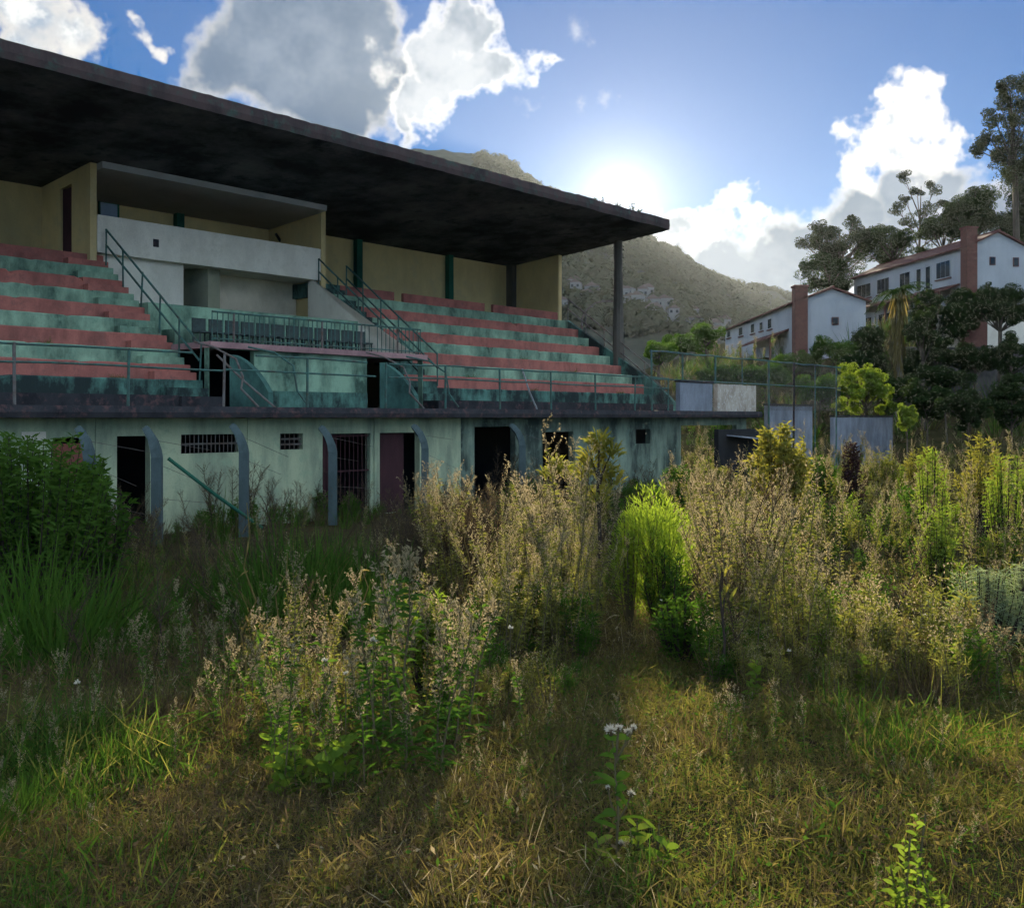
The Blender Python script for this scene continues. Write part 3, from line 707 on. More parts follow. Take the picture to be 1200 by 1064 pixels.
# tiny far houses at the foot of the mountain
k = 0
town = []; M_TOWN = surf('far_town_wall', (.22,.22,.23), (.12,.12,.13), .3, .6); M_TOWN2 = surf('far_town_roof', (.16,.12,.11), (.10,.10,.10), .3, .6)
for i in range(26):
    px = R.uniform(655, 850); Y = R.uniform(318, 372); X = (px-HX)/FPX*Y; z = mount_z(X, Y) + .5
    w, d, h = R.uniform(3.2, 5.5), R.uniform(3.5, 5), R.uniform(2.6, 4.2)
    o = empty('far_house', (X, Y, z), R.uniform(-.5,.5)); tag(o, 'tiny pale house in the hazy town at the mountain foot', 'house', 'far houses of the hazy town')
    m = MB(); m.box(-w/2, w/2, -d/2, d/2, -5, h); m.build('wall', M_TOWN, o)
    m = MB(); m.prism([(-w/2-.3, h+.01), (w/2+.3, h+.01), (0, h+R.uniform(.6,1.6))], -d/2-.3, d/2+.3, 'y'); m.build('roof', M_TOWN2, o)
    for wx in (-.28, .28):
        m = MB(); m.box(w*wx-.4, w*wx+.4, -d/2-.06, -d/2-.01, h*.45, h*.45+.9); m.build('window', M_WIN, o)
# retaining wall, garden wall and gate pier on the slope
def slope_wall(name, label, a, b, zt, th, mat, depth=4, pier=None):
    v = b-a; o = empty(name, (a+b)/2 + Vector((0,0,0)), math.atan2(v.y, v.x)); o.location.z = 0; tag(o, label, 'wall'); w = v.length/2; m = MB(); n = 24
    g0 = hgt((a.x+b.x)/2, (a.y+b.y)/2); o.location.z = g0
    for i in range(n+1):
        x = -w+2*w*i/n; e = .12*mnoise.noise((x*.8, a.x, 0)); j = .12*mnoise.noise((x*1.1, 3, a.x))
        m.v += [(x, -th/2+j, -depth), (x, -th/2+j*.6, zt-g0+e), (x, th/2, zt-g0+e), (x, th/2, -depth)]
    for i in range(n):
        for k in range(4):
            p_, r_ = i*4+k, i*4+(k+1) % 4; m.face((p_, p_+4, r_+4, r_))
    m.face((3,2,1,0)); m.face(tuple(n*4+k for k in range(4)))
    m.build('wall_body', mat, o)
    return o
slope_wall('retaining_wall', 'dark rough stone retaining wall on the slope below the hillside house', at(1052, 72), at(1330, 74), EYE+(HY-408)/FPX*73, .6, M_STONE)
gwall = slope_wall('garden_wall', 'pale plastered garden wall behind the slope trees', at(1098, 80), at(1340, 84), EYE+(HY-372)/FPX*82, .3, M_WHT)
m = MB(); m.box(-.9,.9,-.5,.5,-3,EYE+(HY-366)/FPX*79-gwall.location.z+.0); o = m.build('gate_pier', M_CHIM); p_ = at(1140, 79); o.location = (p_.x, p_.y, gwall.location.z); tag(o, 'square red brick pier at the garden wall', 'pier')
# street lamp beyond the stand's open end
lp = at(682, 62); g = hgt(lp.x, lp.y)
o = empty('street_lamp', (lp.x, lp.y, g)); tag(o, 'thin street lamp with curved arm beyond the open end of the stand', 'street lamp')
tz = EYE+(HY-362)/FPX*62-g
m = MB(); m.tube([(0,0,-.2), (0,0,tz-.6), (.25,0,tz-.1), (.8,0,tz+.35), (1.25,0,tz+.45)], [.09,.07,.05,.045,.04], 6); m.build('pole', M_RUST, o)
m = MB(); m.box(1.2, 1.85, -.12, .12, tz+.40, tz+.52); m.build('lamp_head', M_RUST, o)
# haze: even pale air round the whole place
hz = MB(); hz.box(-905, 905, -60, 1505, -12, 246)
m, N, L = newmat('haze_air'); pv = N.new('ShaderNodeVolumePrincipled'); pv.inputs['Color'].default_value = (.86,.93,1,1); pv.inputs['Density'].default_value = .00005; pv.inputs['Anisotropy'].default_value = .6
o_ = N.new('ShaderNodeOutputMaterial'); L.new(pv.outputs[0], o_.inputs['Volume'])
HAZE = hz.build('haze', m); tag(HAZE, kind='stuff')

# ---------------------------------------------------------------- vegetation
G_DARK = leafmat('leaf_dark_green', (.020,.045,.012), (.05,.085,.02), .4)
G_MID = leafmat('leaf_green', (.04,.10,.018), (.085,.155,.03), .5)
G_BRIGHT = leafmat('leaf_bright_green', (.11,.185,.03), (.20,.26,.055), .56)
G_OLIVE = leafmat('leaf_olive', (.12,.14,.04), (.23,.22,.08), .55)
G_GOLIVE = leafmat('grass_olive', (.085,.09,.03), (.165,.15,.058), .5)
G_TAN = leafmat('seed_head_tan', (.25,.21,.13), (.41,.355,.235), .55, (1.1,1.0,.8))
G_STRAW = leafmat('dry_straw', (.14,.115,.045), (.25,.205,.085), .5, (1.1,1.0,.65))
G_BROWN = leafmat('dead_brown', (.08,.062,.038), (.155,.115,.065), .4, (1.1,1,.8))
G_SILVER = leafmat('silvery_leaf', (.16,.21,.13), (.27,.31,.20), .5, (1.1,1.1,.7))
G_RUSTY = leafmat('rusty_leaf', (.12,.15,.03), (.27,.23,.07), .55)
G_WHITE = leafmat('white_fluff', (.62,.57,.48), (.8,.75,.66), .5, (1,1,.95))
G_STEM = surf('weed_stem', (.12,.10,.05), (.06,.05,.03), 9, .7)
G_DSTEM = surf('dark_stem', (.045,.032,.025), (.02,.016,.014), 9, .7)
G_EUC = leafmat('grey_green_leaf', (.022,.034,.019), (.055,.066,.036), .35)
G_TREE = leafmat('tree_dark_leaf', (.018,.036,.014), (.045,.07,.026), .35)

def weed_mbs(h, nleaf, nbr, lw=.010, ll=.09, spread=.20, head=.0082, bushy=1.0):
    """upright horseweed: stem, narrow leaves, branching panicle of small fuzzy heads"""
    st, lf, hd = MB(), MB(), MB()
    lean = Vector((R.uniform(-.22,.22), R.uniform(-.22,.22), 0))
    def c(t): return Vector((0,0,0)) + lean*(h*t*t) + Vector((.012*math.sin(t*9), .012*math.cos(t*7), h*t))
    st.tube([c(t) for t in (0,.25,.5,.75,1)], [.007,.006,.005,.004,.002], 4, False)
    for i in range(nleaf):
        t = R.uniform(.04,.92); a = R.uniform(0, 6.283); d = Vector((math.cos(a), math.sin(a), R.uniform(.1,.9)))
        lf.blade(c(t), d, ll*R.uniform(.6,1.3)*(1.15-.6*t), lw*R.uniform(.7,1.3), R.uniform(.1,.7), 2)
    for i in range(nbr):
        t = R.uniform(.52,1.0); a = R.uniform(0, 6.283); L = spread*R.uniform(.5,1.1)*(1.25-.8*abs(t-.72)*2)
        d = Vector((math.cos(a)*.55*bushy, math.sin(a)*.55*bushy, 1)).normalized(); p0 = c(t); p1 = p0+d*L
        st.tube([p0, p0.lerp(p1,.5)+Vector((0,0,.01)), p1], [.0025,.002,.0012], 3, False)
        for k in range(14):
            u = .2+.85*k/13*R.uniform(.85,1.1); p = p0.lerp(p1, u) + rvec()*.016
            hd.leaf(p, d.cross(rvec())+rvec()*.3, head*R.uniform(1.8,3.6), head*R.uniform(.6,1.1))
            if k % 2: hd.leaf(p+rvec()*.012, rvec(), head*R.uniform(1.5,2.8), head*R.uniform(.5,1.0))
    return st, lf, hd
def joined(name, parts):
    big = MB(); mats = []
    for i, (mb_, mat) in enumerate(parts):
        o = len(big.v); big.v += mb_.v; big.f += [tuple(j+o for j in f_) for f_ in mb_.f]; big.m += [i]*len(mb_.f); mats.append(mat)
    return big.mesh(name, mats)
def tuft(nb, r, l0, l1, w, mats, droop=.5, lean=.9):
    m = MB()
    for i in range(nb):
        a = R.uniform(0, 6.283); rr = r*math.sqrt(R.random()); p = (rr*math.cos(a), rr*math.sin(a), -.015); b = R.uniform(0, 6.283)
        k = R.random()*lean; d = Vector((math.cos(b)*k, math.sin(b)*k, 1))
        m.mi = 0 if R.random() < .6 else (1 if R.random() < .75 else 2) % len(mats)
        m.blade(p, d, R.uniform(l0, l1), w*R.uniform(.6,1.3), droop*R.uniform(0,1.1), 3)
    return m.mesh('tuft', mats)
PROTO_COL = {}
def scatter(name, meshes, pts, kind='stuff', label=None, cat=None):
    """pts: (x, y, z, rot euler xyz, scale, index): one object whose plants are placed by geometry nodes"""
    col = bpy.data.collections.new(name+'_kinds')
    for i, me in enumerate(meshes):
        o = bpy.data.objects.new('%s_kind_%02d' % (name, i), me); col.objects.link(o)
    me = bpy.data.meshes.new(name); me.from_pydata([p[0] for p in pts], [], [])
    a = me.attributes.new('rot', 'FLOAT_VECTOR', 'POINT'); a.data.foreach_set('vector', [c for p in pts for c in p[1]])
    a = me.attributes.new('scl', 'FLOAT', 'POINT'); a.data.foreach_set('value', [p[2] for p in pts])
    a = me.attributes.new('idx', 'INT', 'POINT'); a.data.foreach_set('value', [p[3] for p in pts])
    ng = bpy.data.node_groups.new(name+'_nodes', 'GeometryNodeTree')
    ng.interface.new_socket('Geometry', in_out='INPUT', socket_type='NodeSocketGeometry'); ng.interface.new_socket('Geometry', in_out='OUTPUT', socket_type='NodeSocketGeometry')
    N, L = ng.nodes, ng.links
    gi, go = N.new('NodeGroupInput'), N.new('NodeGroupOutput')
    ci = N.new('GeometryNodeCollectionInfo'); ci.inputs['Collection'].default_value = col; ci.inputs['Separate Children'].default_value = True; ci.inputs['Reset Children'].default_value = True
    ip = N.new('GeometryNodeInstanceOnPoints'); ip.inputs['Pick Instance'].default_value = True
    def attr(nm, t):
        n = N.new('GeometryNodeInputNamedAttribute'); n.data_type = t; n.inputs['Name'].default_value = nm; return n.outputs['Attribute']
    er = N.new('FunctionNodeEulerToRotation'); L.new(attr('rot', 'FLOAT_VECTOR'), er.inputs[0])
    mp = N.new('GeometryNodeMeshToPoints'); L.new(gi.outputs[0], mp.inputs['Mesh'])
    L.new(mp.outputs[0], ip.inputs['Points']); L.new(ci.outputs[0], ip.inputs['Instance']); L.new(attr('idx', 'INT'), ip.inputs['Instance Index'])
    L.new(er.outputs[0], ip.inputs['Rotation']); L.new(attr('scl', 'FLOAT'), ip.inputs['Scale']); L.new(ip.outputs[0], go.inputs[0])
    o = bpy.data.objects.new(name, me); link(o); md = o.modifiers.new('placing', 'NODES'); md.node_group = ng
    tag(o, label, cat, None, kind); return o
def gp(px, Y): x = (px-HX)/FPX*Y; return x, Y
def instand(x, y, m=.25):
    D = -SA*x + CA*y; s = CA*x + SA*y; return D > DW-m and s < 37.9
def dry(x, y): return mnoise.fractal((x*.45, y*.45, 12.0), 1.0, 2.0, 3)

# short matted grass
def mat_tuft(nb, r, l0, l1, w, mats, droop=.8, lean=2.2, bits=56):
    m = MB()
    for i in range(nb):
        a = R.uniform(0, 6.283); rr = r*math.sqrt(R.random()); b = R.uniform(0, 6.283); k = R.random()*lean
        m.mi = 0 if R.random() < .55 else R.randrange(len(mats))
        m.blade((rr*math.cos(a), rr*math.sin(a), R.uniform(-.01,.02)), (math.cos(b)*k*(1.8 if i % 10 < 2 else 1), math.sin(b)*k*(1.8 if i % 10 < 2 else 1), 1), R.uniform(l0, l1)*R.uniform(.6,1.2)*(1.6 if i % 10 < 2 else 1), w*R.uniform(.6,1.3)*(.7 if i % 10 < 2 else 1), droop*R.uniform(-.2,1.2)*(.3 if i % 10 < 2 else 1), 3)
    for i in range(bits//3):
        a = R.uniform(0, 6.283); rr = r*math.sqrt(R.random()); m.mi = R.randrange(len(mats)); m.leaf((rr*math.cos(a), rr*math.sin(a), R.uniform(.005,l1*.6)), rvec()+Vector((0,0,.6)), R.uniform(.010,.024), R.uniform(.006,.012))
    return m.mesh('tuft', mats)
tn = [mat_tuft(260, .23, .025, .070, .0030, [G_BROWN, G_STRAW, G_GOLIVE]) for _ in range(3)] + \
     [mat_tuft(260, .23, .025, .070, .0032, [G_GOLIVE, G_MID, G_BROWN, G_STRAW], bits=130) for _ in range(3)] + \
     [mat_tuft(240, .23, .03, .085, .0030, [G_STRAW, G_BROWN, G_TAN], lean=1.6) for _ in range(3)] + \
     [mat_tuft(185, .23, .05, .14, .0045, [G_MID, G_DARK, G_OLIVE], lean=1.3, bits=100) for _ in range(3)]
def pickgrass(x, y):
    n = dry(x, y); px = HX + x/max(y,.5)*FPX
    if px < 170 and 3.9 < y < 5.8 and mnoise.noise((x*.9, y*.9, 4)) > .02: return R.choice((9,10,11,9,0))
    if px > 640 and y < 9: 
        return R.choice((3,4,5,3,4,5,3,4,5,0,7,3)) if n > -.35 else R.choice((9,3,4,5))
    if px < 520: return R.choice((0,1,2,0,1,4,5,7,3)) if n > -.3 else R.choice((0,1,3,4,9))
    if n > .12: return R.choice((0,1,2,6,7,8))
    if n > -.25: return R.choice((0,1,2,3,4,6))
    return R.choice((3,4,5,9,10,0))
pts = []
for (y0, y1, dens, s0, s1) in ((1.6, 5.2, 84, .75, 1.35), (5.2, 9.5, 38, 1.0, 1.8), (9.5, 17, 11, 1.5, 2.6)):
    area = 0; n = int(dens*(y1-y0)*((y0+y1)/2*1.05+3.0))
    for i in range(n):
        y = R.uniform(y0, y1); x = R.uniform(-1,1)*(y*.53+1.6)
        if instand(x, y): continue
        cl = mnoise.noise((x*1.7, y*1.7, 31)) + .6*mnoise.noise((x*5, y*5, 7)); sc_ = R.uniform(s0, s1)*max(.45, 1+.6*cl)
        pts.append(((x, y, hgt(x, y)-.01), (R.uniform(-.25,.25), R.uniform(-.25,.25), R.uniform(0,6.283)), sc_, pickgrass(x, y)))
scatter('grass', tn, pts, label='short matted dry and olive grass covering the field', cat='grass')

# tall weeds
WH = [weed_mbs(R.uniform(1.15,1.75), 110, R.randint(14,34), lw=.012, ll=.10, spread=R.uniform(.14,.26), bushy=R.uniform(.7,1.5)) for _ in range(7)]
WD = [weed_mbs(R.uniform(1.1,1.5), 45, 22, spread=.26, bushy=1.3) for _ in range(4)]
WL = [weed_mbs(R.uniform(.7,.95), 70, 12, lw=.016, ll=.11, spread=.14, head=.009) for _ in range(5)]
wm = [joined('weed', [(a, G_STEM), (b, G_OLIVE), (c_, G_TAN)]) for a, b, c_ in WH] + \
     [joined('weed', [(a, G_DSTEM), (b, G_BROWN), (c_, G_BROWN)]) for a, b, c_ in WD] + \
     [joined('weed', [(a, G_STEM), (b, G_MID), (c_, G_TAN)]) for a, b, c_ in WL] + \
     [joined('weed', [(a, G_STEM), (b, G_OLIVE), (c_, G_STRAW)]) for a, b, c_ in WL[:3]]
# tall arching grass clumps
def clump(nb, r, l0, l1, w, mats, lean=.5, droop=.6):
    m = MB()
    for i in range(nb):
        a = R.uniform(0, 6.283); rr = r*math.sqrt(R.random()); k = R.random()*lean
        m.mi = 0 if R.random() < .7 else R.randrange(len(mats))
        m.blade((rr*math.cos(a), rr*math.sin(a), -.02), (math.cos(a)*k+R.uniform(-.2,.2), math.sin(a)*k+R.uniform(-.2,.2), 1), R.uniform(l0, l1), w*R.uniform(.6,1.3), droop*R.random(), 4)
    return m
gm = [clump(70, .13, .5, 1.1, .012, [G_MID, G_DARK, G_STRAW]).mesh('clump', [G_MID, G_DARK, G_STRAW]) for _ in range(3)] + \
     [clump(80, .12, .35, .8, .008, [G_BROWN, G_STRAW, G_OLIVE], .7, .9).mesh('clump', [G_BROWN, G_STRAW, G_OLIVE]) for _ in range(3)]
def bush_mbs(h, rx, ry, nst, nlf, ll, lw, low=.15, droop=.3, up=.6, shape=None):
    st, lf = MB(), MB()
    for i in range(nst):
        a = R.uniform(0, 6.283); rr = math.sqrt(R.random()); tz = R.uniform(.55,1.0)
        rad = (shape(tz) if shape else math.sqrt(max(.05, 1-((tz-.55)/.5)**2)))
        p1 = Vector((rx*rr*rad*math.cos(a), ry*rr*rad*math.sin(a), h*tz)); p0 = Vector((p1.x*.12, p1.y*.12, 0)); pm = p0.lerp(p1,.55)+Vector((p1.x*.15,p1.y*.15,0))
        st.tube([p0, pm, p1], [.012,.008,.003], 4, False)
        for k in range(nlf):
            u = low+(1-low)*math.sqrt(R.random()); p = (p0.lerp(pm, u/.55) if u < .55 else pm.lerp(p1, (u-.55)/.45)) + rvec()*ll*.5
            an = R.uniform(0, 6.283); lf.blade(p, (math.cos(an), math.sin(an), R.uniform(-.2, up*2)), ll*R.uniform(.6,1.2), lw*R.uniform(.7,1.2), droop*R.random(), 2)
    return st, lf
def forb(h, r, ns, nl, ll, lw, mat, hd=None):
    st, lf = bush_mbs(h, r, r, ns, nl, ll, lw, low=.1, up=.9); parts = [(st, G_STEM), (lf, mat)]
    if hd:
        m = MB()
        for _ in range(70): p = Vector((R.gauss(0,r*.45), R.gauss(0,r*.45), h*R.uniform(.82,1.04))); m.leaf(p, rvec(), .028, .012)
        parts.append((m, hd))
    return joined('forb', parts)
fm = [forb(R.uniform(.9,1.25), R.uniform(.16,.26), 9, 42, .10, .018, G_BRIGHT) for _ in range(3)] + \
     [forb(R.uniform(.8,1.2), R.uniform(.18,.3), 10, 40, .09, .014, G_OLIVE, G_TAN) for _ in range(3)] + \
     [forb(R.uniform(.7,1.0), R.uniform(.2,.32), 10, 40, .10, .022, G_MID, G_TAN) for _ in range(3)]
pool = wm + gm + fm ; FB = [25,26,27]; FO = [28,29,30]; FM = [31,32,33]     # 0-6 tan weeds, 7-10 dead brown, 11-15 green low, 16-18 olive straw low, 19-21 green clump, 22-24 dry clump
pts = []
def put(x, y, i, sc_):
    if instand(x, y, .15): return
    sc_ *= min(1.25, max(.5, .88 + .75*mnoise.noise((x*.55, y*.35, 40)) + .25*mnoise.noise((x*1.9, y*1.9, 3))))
    pts.append(((x, y, hgt(x, y)-.02), (R.gauss(0,.12), R.gauss(0,.12), R.uniform(0,6.283)), sc_, i))
def zone(n, px0, px1, y0, y1, kinds, s0, s1, gate=None):
    for _ in range(n):
        y = R.uniform(y0, y1); px = R.uniform(px0, px1); x, y = gp(px, y)
        if gate and not gate(px, x, y): continue
        put(x, y, R.choice(kinds), R.uniform(s0, s1))
TANS = [0,1,2,3,4,5,6]; DEAD = [7,8,9,10]; LOW = [11,12,13,14,15]; LOWS = [16,17,18]; GCL = [19,20,21]; DCL = [22,23,24]
def open_(px, x, y): return not (708 < px < 826 and y < 11.6) and not (1060 < px < 1130 and y < 12.6)
def patchy(px, x, y): return open_(px, x, y) and mnoise.noise((x*.8, y*.5, 17)) > R.uniform(-.45, .25)
def patchy2(px, x, y): return open_(px, x, y) and mnoise.noise((x*.9, y*.55, 17)) > R.uniform(-.2, .3)
# shade in front of the stand
zone(480, -120, 560, 11.5, 19, DEAD+DEAD+TANS[:2]+DCL, .55, .85)
zone(110, 300, 470, 10.5, 14, GCL, .9, 1.3)
zone(130, -100, 330, 9, 15, GCL+DCL, .6, 1.0)
zone(240, -60, 420, 8, 13, DCL+LOW+DEAD[:1], .45, .8)
zone(90, 470, 580, 13.5, 17.5, DEAD, .8, 1.05)
zone(26, 500, 552, 13.0, 15.0, TANS, .95, 1.15)
for _ in range(420):   # rank growth against the foot of the base wall
    w_ = P(R.uniform(6, 31), 19.72-abs(R.gauss(0, 1.1))); put(w_.x, w_.y, R.choice(DEAD+DEAD+DCL+GCL+FM), R.uniform(.55, .95))
# sunlit thickets: behind the individual stalks of the middle clump, and over the whole right field
zone(40, 565, 690, 8.6, 10.4, FO+FO+FM+DCL, .7, 1.05)
zone(56, 828, 890, 7.4, 9.4, FO+FM+DCL+DEAD, .75, 1.15)
zone(70, 575, 705, 9.8, 14, TANS+FO+FM+DEAD[:1], .7, 1.05)
zone(150, 580, 860, 14, 24, TANS+DEAD+FO+FM, .7, 1.0, lambda px, x, y: not (700 < px < 840))
zone(60, 560, 700, 12, 17.5, TANS+DEAD+FO, .8, 1.15)
zone(40, 790, 860, 13, 20, TANS+FO+FM, .8, 1.15)
zone(50, 690, 850, 20, 30, FM+DEAD+LOW, .6, .9)
zone(620, 800, 1290, 10.2, 19, TANS+TANS+LOWS+LOW+FO+FB+FB+FM+DEAD[:1], .6, 1.1, patchy2)
zone(480, 780, 1330, 18, 34, TANS+FO+FB+FM+DEAD[:1], .7, 1.15)
zone(420, 780, 1400, 33, 60, TANS+FO+FM, .75, 1.2)
zone(400, 760, 1250, 7.0, 10.2, LOWS+LOW+LOW+FO+FM+FB[:1]+TANS[:2]+DCL+DEAD[:1], .4, .85, lambda px, x, y: patchy(px, x, y) and not (1085 < px < 1230 and y > 8))
zone(200, 860, 1130, 6.7, 8.6, DCL+DCL+DCL+LOWS+FO, .5, .95)
# middle ground and around the near cluster
zone(230, 540, 880, 6.2, 9.2, LOW+LOWS+DCL+FO+FM, .32, .7, patchy)
zone(120, 250, 620, 5.4, 8.2, LOWS+LOW+DCL, .35, .65, patchy)
zone(120, -60, 330, 5.0, 9.0, DCL+LOW[:1], .25, .5)
zone(70, -80, 120, 3.8, 6.5, GCL+LOW, .25, .42)
zone(160, 500, 1300, 2.6, 5.5, LOWS+DCL+LOW, .10, .24)
zone(120, 600, 1290, 5.0, 6.8, LOWS+DCL+LOW, .16, .38)
zone(110, -80, 500, 2.6, 4.8, LOWS+DCL+DCL+DEAD[:1], .10, .26)
# beyond: between stand end and the hill, and rough cover over the hillside
zone(260, 640, 1000, 42, 62, TANS+LOW+GCL, .7, 1.1)
zone(900, 760, 1330, 62, 118, GCL+LOW+DCL, 1.4, 3.2)
scatter('weed_thicket', pool, pts, label='dense thicket of tall tan-headed weeds overgrowing the pitch', cat='weeds')

# individual weeds (each a plant of its own)
def partmeshes(trip, mats, names=('stem', 'leaves', 'seed_heads')):
    return [(n, mb_.mesh(n, m_)) for n, mb_, m_ in zip(names, trip, mats)]
def plant(name, x, y, parts, sc_, label, cat, group, tilt=.11, rz=None):
    o = empty(name, (x, y, hgt(x, y)-.02)); o.rotation_euler = (R.gauss(0,tilt), R.gauss(0,tilt), R.uniform(0,6.283) if rz is None else rz); o.scale = (sc_,)*3
    tag(o, label, cat, group)
    for n, me in parts:
        c_ = bpy.data.objects.new(n, me); link(c_); c_.parent = o
        if n != 'stem': c_['kind'] = 'stuff'
    return o
IW = [partmeshes(t, (G_STEM, G_OLIVE, G_TAN)) for t in WH]
IL = [partmeshes(t, (G_STEM, G_MID, G_TAN)) for t in WL]
IB = [partmeshes(t, (G_DSTEM, G_BROWN, G_BROWN)) for t in WD]
for i in range(50):
    px = min(698, R.gauss(636, 36)) if i < 34 else R.uniform(560, 698); y = R.uniform(8.3, 10.6)
    k = max(.55, 1.12 - abs(px-655)/190)
    x, y = gp(px, y); plant('tall_weed', x, y, R.choice(IW), R.uniform(.6,1.15)*k, 'tall tan seed-headed weed stalk ' + ('on the shaded stand side of the middle clump' if px < 615 else 'below the shorter leafy-crowned plant' if px < 668 else 'around the foot of the tall dark-stemmed plant'), 'weed', 'tan weed stalks of the middle clump')
for i in range(42):
    px = R.uniform(290, 550); y = R.uniform(4.6, 6.4); x, y = gp(px, y)
    hk = .55+.45*math.exp(-((px-480)/110)**2)
    plant('flowering_weed', x, y, R.choice(IL), R.uniform(.5,1.25)*hk+.06, 'green leafy weed with pale tufted top ' + ('above the bright seedlings of the near cluster' if px < 365 else 'above the round-leaved plants of the near cluster' if px < 440 else 'around the small bright bush of the near cluster'), 'weed', 'leafy weeds of the near cluster')
for i in range(22):
    px = R.uniform(330, 560); y = R.uniform(5.6, 7.2); x, y = gp(px, y)
    plant('seedy_weed', x, y, R.choice(IW), R.uniform(.45,.68), 'olive weed with tan seed heads ' + ('behind the leafy weeds above the seedlings' if px < 440 else 'behind the small bright bush of the near cluster'), 'weed', 'seedy weeds of the near cluster')
for i in range(48):
    px = R.uniform(828, 960); y = R.uniform(7.6, 10.5); x, y = gp(px, y)
    plant('tall_weed', x, y, R.choice(IW), R.uniform(.72,1.0), 'tan weed stalk at the thicket front ' + ('next to the bare dark brown stem' if px < 880 else 'below the rust-tipped shrub'), 'weed', 'tan weed stalks of the right thicket')

# bushes
def bush(name, px, y, h, rx, ry, nst, nlf, ll, lw, mat, label, cat='bush', group=None, stem=G_DSTEM, z=None, **k):
    st, lf = bush_mbs(h, rx, ry, nst, nlf, ll, lw, **k); x, y = gp(px, y)
    o = empty(name, (x, y, (hgt(x, y) if z is None else z)-.03)); tag(o, label, cat, group)
    tag(st.build('stems', stem, o), kind='stuff'); tag(lf.build('leaves', mat, o), kind='stuff'); return o
G_GLOW = leafmat('fresh_green_leaf', (.15,.24,.03), (.25,.33,.06), .62)
def round_bush(px, y, label, cz, rx, rz_, n, mat, ll=.085, lw=.011):
    x, y = gp(px, y); o = empty('green_bush', (x, y, hgt(x, y)-.03)); tag(o, label, 'bush'); st, lf = MB(), MB()
    lobes = [(rvec()*.45, R.uniform(.5,.75)) for _ in range(13)]
    for i in range(n):
        c_, r_ = R.choice(lobes); v = rvec().normalized()*r_*R.uniform(.72,1.0)+c_
        p = Vector((v.x*rx, v.y*rx, cz+v.z*rz_))
        if p.z < .25: continue
        a_ = Vector((v.x*.7, v.y*.7, .9))+rvec()*.6; lf.blade(p, a_, ll*R.uniform(.6,1.2), lw*R.uniform(.7,1.3), R.uniform(0,.5), 2)
    for c_, r_ in lobes:
        e = Vector((c_.x*rx, c_.y*rx, cz+c_.z*rz_)); st.tube([(e.x*.1,e.y*.1,0), (e.x*.5,e.y*.5,e.z*.55), e], [.014,.010,.004], 5, False)
        for k in range(7):
            f_ = e+Vector((rvec().x*rx*.5, rvec().y*rx*.5, R.uniform(.1,.5)*rz_)); st.tube([e*.8, f_], [.005,.002], 3, False)
    tag(st.build('stems', G_STEM, o), kind='stuff'); tag(lf.build('leaves', mat, o), kind='stuff'); return o
round_bush(768, 11.9, 'rounded bright green feathery bush glowing in the sun', .90, .56, .92, 10000, G_GLOW)
bush('green_bush', 782, 11.5, .95, .35, .3, 34, 45, .09, .014, G_MID, 'dark green skirt bush at the foot of the rounded feathery bush', low=.05, up=.9)
bush('green_bush', 738, 11.7, 1.4, .18, .2, 18, 40, .085, .010, G_GLOW, 'small bright green sprig against the rounded feathery bush', stem=G_STEM, low=.3, up=1.0)
bush('shrub', 912, 20.5, 2.45, .62, .6, 46, 60, .14, .05, G_RUSTY, 'shrub with rust-tipped leaves rising above the weeds before the terrace', low=.45)
bush('green_bush', 1098, 13.0, 1.42, .26, .28, 34, 55, .09, .014, G_BRIGHT, 'yellow-green bush among dry weeds left of the silvery clump', low=.3, up=1.0)
bush('green_bush', 1180, 15.5, 1.95, .36, .4, 34, 50, .09, .016, G_BRIGHT, 'bright green bush deep in the right thicket', low=.35, up=1.0)
bush('green_bush', 1090, 17.5, 2.0, .3, .3, 26, 44, .1, .02, G_BRIGHT, 'slim yellow-green bush behind the thicket near the sapling', low=.4, up=.9)
bush('green_bush', 1150, 19, 2.2, .5, .4, 34, 40, .12, .022, G_RUSTY, 'rusty yellow-topped bush at the back of the right thicket', low=.5, up=.8)
bush('silver_bush', 1150, 9.6, .92, .48, .4, 70, 50, .12, .008, G_SILVER, 'silvery drooping grass-like clump at the thicket edge', low=.1, droop=.9)
bush('silver_bush', 1215, 9.9, .98, .42, .4, 60, 46, .12, .008, G_SILVER, 'second silvery clump farther from the yellow-green bush', low=.1, droop=.9)
bush('green_bush', 503, 6.6, .80, .17, .18, 40, 45, .07, .012, G_BRIGHT, 'small bright green bush in the near weed cluster', low=.3, up=1.0)
bush('green_bush', 800, 8.6, .62, .26, .25, 30, 40, .08, .016, G_MID, 'low dark green bush in the shade below the feathery bush', low=.1)
bush('dark_bush', 1000, 24, 2.0, .35, .35, 30, 40, .1, .03, leafmat('purple_leaf', (.03,.018,.022), (.05,.03,.035), .3), 'dark purplish dead bush in front of the pale wall', low=.3)
for (px, Y_, h_, r_, lab_) in ((795, 23, 1.5, .5, 'leafy weed bush before the dark broken end of the base wall'), (838, 24, 1.55, .55, 'leafy weed bush before the shed front'), (960, 27, 1.5, .6, 'leafy weed bush before the stepped low wall'), (1035, 30, 1.6, .6, 'leafy weed bush before the wall under the bright little tree'), (1085, 30, 1.6, .7, 'leafy weed bush before the leafy sapling'), (690, 21, 1.2, .5, 'leafy weed bush before the mouldy base wall')):
    bush('weed_bush', px, Y_, h_, r_, r_, 40, 45, .13, .03, R.choice((G_OLIVE, G_MID, G_RUSTY)), lab_, low=.25)
